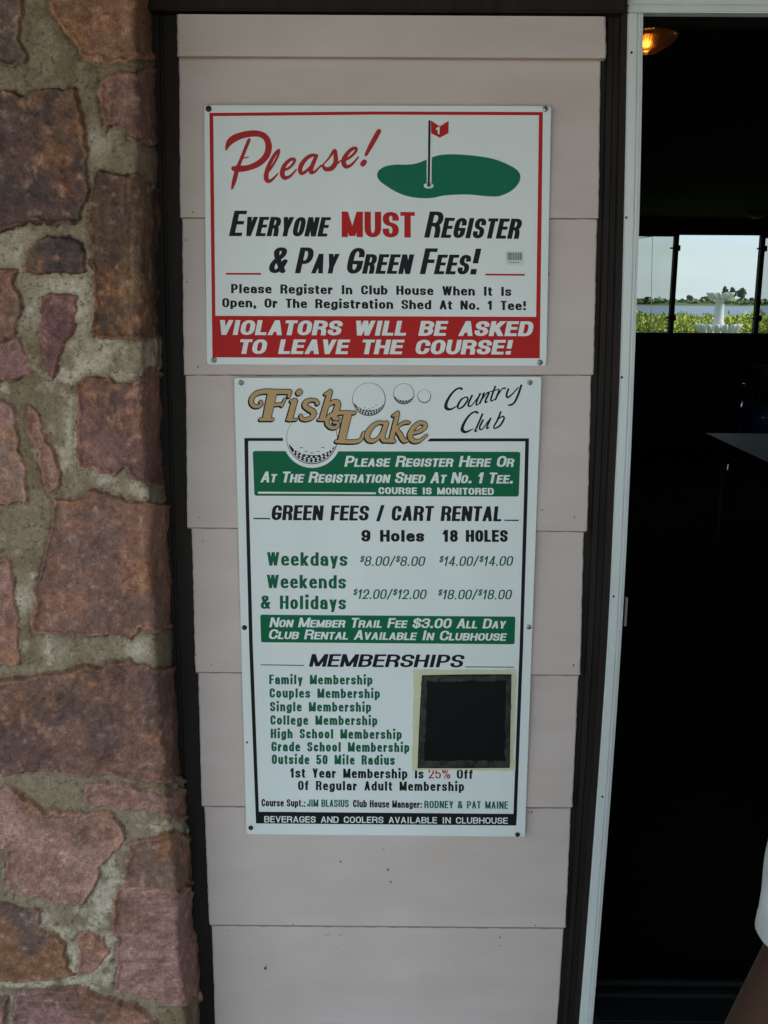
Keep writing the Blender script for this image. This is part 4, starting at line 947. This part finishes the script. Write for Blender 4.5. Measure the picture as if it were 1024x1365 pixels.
# ------------------------------------------------------------------ beyond the windows
def leaf_mat(name, c1, c2):
    m = bpy.data.materials.new(name); m.use_nodes = True; t = m.node_tree; b = t.nodes['Principled BSDF']
    o = t.nodes.new('ShaderNodeNewGeometry'); mx = t.nodes.new('ShaderNodeMix'); mx.data_type = 'RGBA'
    mx.inputs[6].default_value = (*c1, 1); mx.inputs[7].default_value = (*c2, 1)
    t.links.new(o.outputs['Random Per Island'], mx.inputs[0]); t.links.new(mx.outputs[2], b.inputs['Base Color'])
    b.inputs['Roughness'].default_value = .6; b.inputs['Specular IOR Level'].default_value = .2; return m
M_reed = leaf_mat('reed_leaves', (.19, .26, .03), (.44, .46, .10))
M_leaf = leaf_mat('tree_leaves', (.035, .075, .03), (.085, .135, .055))
M_bark = mat('bark', (.08, .065, .05), .9)
rd = np.random.RandomState(4)
vs = []; fs = []
for k in range(26000):
    y = 41+11*rd.rand()**.8; x = 3+30*rd.rand()
    clump = vnoise(np.array(x*.8), np.array(y*.5), 77)*.6+vnoise(np.array(x*2.2), np.array(y*1.5), 78)*.4
    hmax = .40+.90*clump
    z = hmax*rd.rand()**.6; a = rd.rand()*6.28; ln = .10+.16*rd.rand(); wd = .03+.04*rd.rand(); lean = rd.randn()*1.1
    d = np.array([math.cos(a)*math.sin(lean), math.sin(a)*math.sin(lean), math.cos(lean)]); s_ = np.array([math.cos(a+1.57), math.sin(a+1.57), 0])*wd
    p = np.array([x, y, z]); b = len(vs)
    vs += [tuple(p-s_), tuple(p+s_), tuple(p+d*ln*.6+s_*.9), tuple(p+d*ln), tuple(p+d*ln*.6-s_*.9)]; fs.append([b, b+1, b+2, b+3, b+4])
o = mesh('shore_plants', vs, fs, M_reed); meta(o, 'lime green leafy growth along the near lake bank', 'plants', kind='stuff')
# far shore: a low belt of brush read as one mass, and single trees
vs = []; fs = []
def leafball(c, rx, rz, n, sz, vs, fs, rs):
    for k in range(n):
        v = rs.randn(3); v /= np.linalg.norm(v); v *= rs.rand()**.4
        p = np.array(c)+v*[rx, rx, rz]; a = rs.randn(3); a /= np.linalg.norm(a); bq = np.cross(a, rs.randn(3)); bq /= np.linalg.norm(bq)
        q = sz*(.6+.8*rs.rand()); b0 = len(vs)
        vs += [tuple(p-a*q-bq*q*.6), tuple(p+a*q-bq*q*.6), tuple(p+a*q*.7+bq*q*.6), tuple(p-a*q*.7+bq*q*.6)]; fs.append([b0, b0+1, b0+2, b0+3])
for k in range(420):
    leafball((120+rd.rand()*420, 706+rd.rand()*50, .8+rd.rand()*1.2), 5+4*rd.rand(), 1.0+1.7*rd.rand()**2, 16, 1.4, vs, fs, rd)
o = mesh('far_brush', vs, fs, leaf_mat('brush_leaves', (.10, .14, .055), (.17, .20, .085))); meta(o, 'low green brush along the far lake shore', 'brush', kind='stuff')
def tree(px, ybase, w_, h_, lab, seed):
    p = at_y(px, 394, 725); rs = np.random.RandomState(seed); z0 = 1.0
    t = empty('shore_tree', (p.x, 725, z0), lab, 'tree', 'trees standing on the far shore')
    mb = MB().tube([(p.x, 725, z0), (p.x+.1*w_, 725, z0+h_*.3), (p.x-.05*w_, 725, z0+h_*.6), (p.x+.05*w_, 725, z0+h_*.85)], [.32, .26, .18, .06], 8)
    for k in range(4):
        a = rs.rand()*6.28; mb.tube([(p.x, 725, z0+h_*(.3+.1*k)), (p.x+w_*.35*math.cos(a), 725+w_*.35*math.sin(a), z0+h_*(.5+.1*k))], [.14, .04], 6)
    mb.build('trunk', M_bark, t)
    v, f = [], []
    for k in range(11):
        a = rs.rand()*6.28; q = rs.rand()**.5*w_*.33
        leafball((p.x+q*math.cos(a), 725+q*math.sin(a), z0+h_*(.28+.62*rs.rand())), w_*(.16+.12*rs.rand()), h_*(.10+.07*rs.rand()), 70, .85, v, f, rs)
    mesh('crown', v, f, M_leaf, t)
tree(967, 0, 4.6, 11.6, 'tall slim tree on the far shore, leftmost of the close trio', 3)
tree(975.5, 0, 5.2, 10.6, 'bushy middle tree of the close trio on the far shore', 4)
tree(988, 0, 5.8, 9.8, 'rightmost tree of the trio, set slightly apart on the far shore', 5)
tree(920, 0, 4.2, 5.0, 'small round lone tree left of the white planter on the far shore', 6)
tree(940, 0, 4.6, 3.9, 'low rounded tree just behind the planter bowl, on the far shore', 7)
tree(1003, 0, 2.6, 3.2, 'tiny tree right of the trio near the window edge', 8)
tree(864, 0, 5.0, 3.6, 'low spreading tree seen through the left screened pane', 9)

# white scalloped planter on a pedestal
PY = 36.5; pb = at_y(957, 440, PY)
pl = empty('pedestal_planter', (pb.x, PY, 0), 'white scalloped pedestal planter standing on the lake bank', 'planter')
zt1, zt2 = at_y(957, 399, PY).z, at_y(957, 431, PY).z; pw_ = (at_y(963, 410, PY).x-at_y(950.5, 410, PY).x)/2
c = Vector((pb.x, PY, 0))
MB().lathe([(0, zt2-.25), (pw_*1.35, zt2-.25), (pw_*1.3, zt2-.02), (pw_*1.08, zt2+.08), (pw_*.98, (zt1+zt2)/2), (pw_*.92, zt1-.08), (pw_*1.15, zt1), (0, zt1)], c, 20).build('column', M_white, pl, True)
def petals(name, r_in, r_out, z0, z1, n, off):
    for k in range(n):
        a0 = 2*math.pi*(k+off)/n; half = math.pi/n*.84; v = []; f = []; nu, nv = 7, 7
        for side in (0, 1):
            for i in range(nu+1):
                t = i/nu
                for j in range(nv+1):
                    s_ = j/nv*2-1; wdt = .97*math.sqrt(max(0, 1-t**2.2)); a = a0+half*s_*wdt
                    rr = r_in+(r_out-r_in)*(t**.8)+.10*(1-s_*s_)*math.sin(math.pi*min(t*.9, 1))+(-.03 if side else 0)
                    v.append((c.x+rr*math.cos(a), c.y+rr*math.sin(a), z0+(z1-z0)*math.sin(t*math.pi*.52)))
        m_ = (nu+1)*(nv+1)
        for side in (0, 1):
            for i in range(nu):
                for j in range(nv):
                    q = [side*m_+i*(nv+1)+j, side*m_+i*(nv+1)+j+1, side*m_+(i+1)*(nv+1)+j+1, side*m_+(i+1)*(nv+1)+j]; f.append(q if not side else q[::-1])
        mesh(name, v, f, M_white, pl, True)
wb = (at_y(974.5, 395, PY).x-at_y(941.5, 395, PY).x)/2; wg = (at_y(987, 440, PY).x-at_y(928, 440, PY).x)/2
MB().lathe([(0, zt1+.002), (wb*.45, zt1+.01), (wb*.58, zt1+.08), (wb*.50, zt1+.09), (0, zt1+.10)], c, 28).build('bowl', M_white, pl, True)
petals('petal', wb*.70, wb*.98, zt1-.02, at_y(957, 389.8, PY).z, 12, .25)
zg = at_y(957, 447, PY).z
MB().lathe([(wg*.55, -.02), (wg*.74, -.02), (wg*.72, zg+.06), (wg*.62, zg+.10), (wg*.55, zg+.06)], c, 28).build('base_ring', M_white, pl, True)
petals('petal', wg*.80, wg*.98, zg+.08, at_y(957, 432, PY).z, 16, .1)
# cable pole and wires seen through the left pane
p0 = at_y(870.5, 440, 30); p1 = at_y(868.5, 300, 30)
po = empty('wire_mast', (p0.x, 30, 0), 'thin grey mast with an overhead wire beyond the left pane', 'mast')
MB().tube([(p0.x, 30, -.05), (p0.x+(p1.x-p0.x)*.5, 30, p1.z*.5), (p1.x, 30, p1.z+.9)], .011, 6).build('pole', M_steel, po)
a, b = at_y(845, 318.5, 30), at_y(895, 310.5, 30)
MB().tube([(a.x-2, 30, a.z-.25), tuple(a), tuple((a+b)/2-Vector((0, 0, .01))), tuple(b), (b.x+6, 30, b.z+.7)], .012, 6).build('wire', M_rust, po)

# ------------------------------------------------------------------ person at the right edge
YP = -.86
def P(px, py, y=YP): return at_y(px, py, y)
M_skin = mat('brown_skin', (.042, .017, .0085), .65, .2, noise=(45, .5, (.030, .012, .0065)), bump=(300, .2, .0006))
M_shirt = mat('white_cotton', (.35, .365, .365), .9, .2, noise=(20, .3, (.66, .68, .67)), bump=(24, .3, .006))
M_shorts = mat('navy_shorts', (.03, .035, .06), .9)
M_hair = mat('dark_hair', (.008, .006, .005), .8, .1, bump=(160, .8, .004))
hem = P(1079, 1252); sh = P(1112, 1045); elb = P(968, 1445)
H0 = sh.z/.815                                   # standing height from the shoulder height
cxp = sh.x+.145*H0/1.3; cy0 = YP+.02
def skin(name, nodes, edges, m, parent, sub=2):
    me = bpy.data.meshes.new(name); me.from_pydata([tuple(n[:3]) for n in nodes], edges, [])
    o = link(name, me, m, None)
    sk = o.modifiers.new('skin', 'SKIN'); sk.use_smooth_shade = True
    su = o.modifiers.new('sub', 'SUBSURF'); su.levels = sub; su.render_levels = sub
    for i, n in enumerate(nodes):
        r_ = n[3]; me.skin_vertices[0].data[i].radius = r_ if isinstance(r_, tuple) else (r_, r_)
        me.skin_vertices[0].data[i].use_root = (i == 0)
    dg = bpy.context.evaluated_depsgraph_get(); dg.update()
    ev = bpy.data.meshes.new_from_object(o.evaluated_get(dg)); bpy.data.objects.remove(o)
    for p_ in ev.polygons: p_.use_smooth = True
    ev.materials.clear()
    o2 = link(name, ev, m, parent); return o2
k = H0/1.30
per = empty('person', (cxp, cy0, .04), 'person in a white short sleeved shirt, bare brown arm at the right edge', 'person')
z = lambda f: .04+(H0-.04)*f
B_ = [(cxp, cy0, z(.50), .085*k), (cxp, cy0-.005, z(.62), .080*k), (cxp, cy0, z(.74), .088*k), (cxp, cy0+.005, z(.80), .070*k), (cxp, cy0+.008, z(.845), .034*k),
      (cxp, cy0+.012, z(.885), .050*k), (cxp, cy0+.02, z(.935), .066*k), (cxp, cy0+.01, z(.975), .050*k)]
E_ = [(0, 1), (1, 2), (2, 3), (3, 4), (4, 5), (5, 6), (6, 7)]
def add(n, frm): B_.append(n); E_.append((frm, len(B_)-1)); return len(B_)-1
wr = elb+Vector((.035*k, .11*k, -.155*k)); wr = Vector((elb.x+.02, elb.y+.07*k, elb.z-.17*k))
def arm(shx, e, w_, r0_, side):
    s_ = Vector((shx, sh.y, sh.z-.005)); i = add((*s_, .042*k), 3)
    mid = (hem+Vector((-.004, 0, .01)) if side == 1 else s_.lerp(e, .5)); i = add((*mid, r0_), i); i = add((*e, r0_*.88), i); i = add((*(e.lerp(w_, .45)), r0_*.86), i); i = add((*w_, .020*k), i)
    dn = (w_-e).normalized(); fwd = Vector((0, 1, 0)); fwd = (fwd-dn*fwd.dot(dn)).normalized(); lat = dn.cross(fwd)
    pm = w_+dn*.035*k; j = add((*pm, (.024*k, .012*k)), i)
    for q, ln in zip((-.022, -.0075, .0075, .022), (.048, .056, .054, .042)):
        kn = pm+dn*.030*k+fwd*q*k; a = add((*kn, .0075*k), j)
        a = add((*(kn+dn*ln*.5*k+lat*side*.004*k), .0068*k), a); add((*(kn+dn*ln*k+lat*side*.016*k), .0055*k), a)
    th = w_+dn*.02*k+fwd*.028*k; a = add((*th, .0085*k), i); a = add((*(th+dn*.026*k+fwd*.012*k), .0078*k), a); add((*(th+dn*.046*k+fwd*.010*k), .006*k), a)
arm(sh.x, elb, wr, .034*k, 1)
ar = Vector((2*cxp-sh.x+.03, sh.y+.01, elb.z)); arm(2*cxp-sh.x, ar, Vector((ar.x-.01, ar.y+.05*k, ar.z-.18*k)), .034*k, -1)
for s_ in (-1, 1):
    i = add((cxp+s_*.062*k, cy0, z(.465), .068*k), 0); i = add((cxp+s_*.068*k, cy0+.005, z(.28), .048*k), i); i = add((cxp+s_*.07*k, cy0-.01, z(.17), .043*k), i)
    i = add((cxp+s_*.07*k, cy0-.01, z(.045), .028*k), i); i = add((cxp+s_*.074*k, cy0+.04*k, z(.02), .028*k), i); add((cxp+s_*.082*k, cy0+.125*k, z(.014), .020*k), i)
body = skin('body', B_, E_, M_skin, per)
hc = Vector((cxp, cy0+.015, z(.925)))
# face, turned towards the doorway
for s_ in (-1, 1):
    bm = bmesh.new(); bmesh.ops.create_uvsphere(bm, u_segments=12, v_segments=8, radius=.010*k)
    for v in bm.verts: v.co = v.co+hc+Vector((s_*.026*k, .058*k, .002*k))
    MB().bm(bm).build('eye', M_white, per, True)
mb = MB()
bm = bmesh.new(); bmesh.ops.create_uvsphere(bm, u_segments=40, v_segments=24, radius=1)
for v in bm.verts:
    f_ = 1+.04*math.sin(9*v.co.x+5*v.co.z)
    v.co = Vector((v.co.x*.076*k*f_, v.co.y*.082*k*f_-(.012*k), v.co.z*.066*k*f_+.024*k))+hc
mb.bm(bm).build('hair', M_hair, per, True)
mb = MB().tube([hc+Vector((0, .058*k, .006*k)), hc+Vector((0, .072*k, -.014*k)), hc+Vector((0, .060*k, -.020*k))], [.005*k, .010*k, .006*k], 8)
mb.build('nose', M_skin, per, True)
MB().tube([hc+Vector((-.018*k, .050*k, -.042*k)), hc+Vector((0, .058*k, -.042*k)), hc+Vector((.018*k, .050*k, -.042*k))], .0045*k, 8).build('mouth', mat('lips', (.16, .06, .045), .5), per, True)
for s_ in (-1, 1):
    MB().tube([hc+Vector((s_*.066*k, 0, .012*k)), hc+Vector((s_*.076*k, -.008*k, .006*k)), hc+Vector((s_*.070*k, -.002*k, -.018*k))], [.008*k, .012*k, .007*k], 8).build('ear', M_skin, per, True)
# shirt: torso and two open sleeves
TS = [(cxp, cy0, z(.46), .102*k), (cxp, cy0, z(.56), .100*k), (cxp, cy0, z(.66), .100*k), (cxp, cy0, z(.745), .102*k), (cxp, cy0+.004, z(.80), .088*k), (cxp, cy0+.006, z(.835), .056*k),
      (cxp+(sh.x-cxp)*.6, sh.y, sh.z+.004, .072*k), (cxp-(sh.x-cxp)*.6, sh.y, sh.z+.004, .072*k),
      (sh.x+.012, sh.y, sh.z-.004, .062*k), (2*cxp-sh.x-.012, sh.y, sh.z-.004, .062*k),
      (*(sh.lerp(hem, .38)), .058*k), (*(Vector((2*cxp-sh.x, sh.y, sh.z)).lerp(ar, .15)), .058*k)]
shirt = skin('shirt', TS, [(0, 1), (1, 2), (2, 3), (3, 4), (4, 5), (4, 6), (4, 7), (6, 8), (7, 9), (8, 10), (9, 11)], M_shirt, per)
def sleeve(a, b, r0_, r1_, seed):
    rs = random.Random(seed); v = []; n, rows = 48, 26; t_ = (b-a).normalized(); e1 = t_.cross(Vector((0, 1, 0))).normalized(); e2 = t_.cross(e1)
    for layer in (0, 1):
        for i in range(rows+1):
            t = i/rows; rr = r0_+(r1_-r0_)*t-(.003 if layer else 0)
            for j in range(n):
                an = 2*math.pi*j/n; wv = 1+.05*t*math.sin(3*an+2.2*t+seed)+.03*math.sin(5*an+6*t)+.012*math.sin(9*an-11*t)+(.012 if .88 < t < .97 else 0)
                v.append(a+(b-a)*t+(e1*math.cos(an)+e2*math.sin(an))*rr*wv)
    m_ = (rows+1)*n; f = []
    for layer in (0, 1):
        for i in range(rows):
            for j in range(n):
                q = [layer*m_+i*n+j, layer*m_+i*n+(j+1) % n, layer*m_+(i+1)*n+(j+1) % n, layer*m_+(i+1)*n+j]; f.append(q if layer else q[::-1])
    f += [[rows*n+j, rows*n+(j+1) % n, m_+rows*n+(j+1) % n, m_+rows*n+j] for j in range(n)]
    return mesh('sleeve', v, f, M_shirt, shirt, True)
s_ = Vector((sh.x, sh.y, sh.z)); sleeve(s_.lerp(hem, .12), hem, .053*k, .054*k, 1)
s2_ = Vector((2*cxp-sh.x, sh.y, sh.z)); dn = (ar-s2_).normalized(); sleeve(s2_+dn*.02, s2_+dn*((hem-s_).length), .053*k, .054*k, 2)
skin('shorts', [(cxp, cy0, z(.51), .096*k), (cxp, cy0, z(.475), .098*k), (cxp-.064*k, cy0, z(.42), .080*k), (cxp-.07*k, cy0, z(.30), .074*k), (cxp+.064*k, cy0, z(.42), .080*k), (cxp+.07*k, cy0, z(.30), .074*k)],
     [(0, 1), (1, 2), (2, 3), (1, 4), (4, 5)], M_shorts, per)
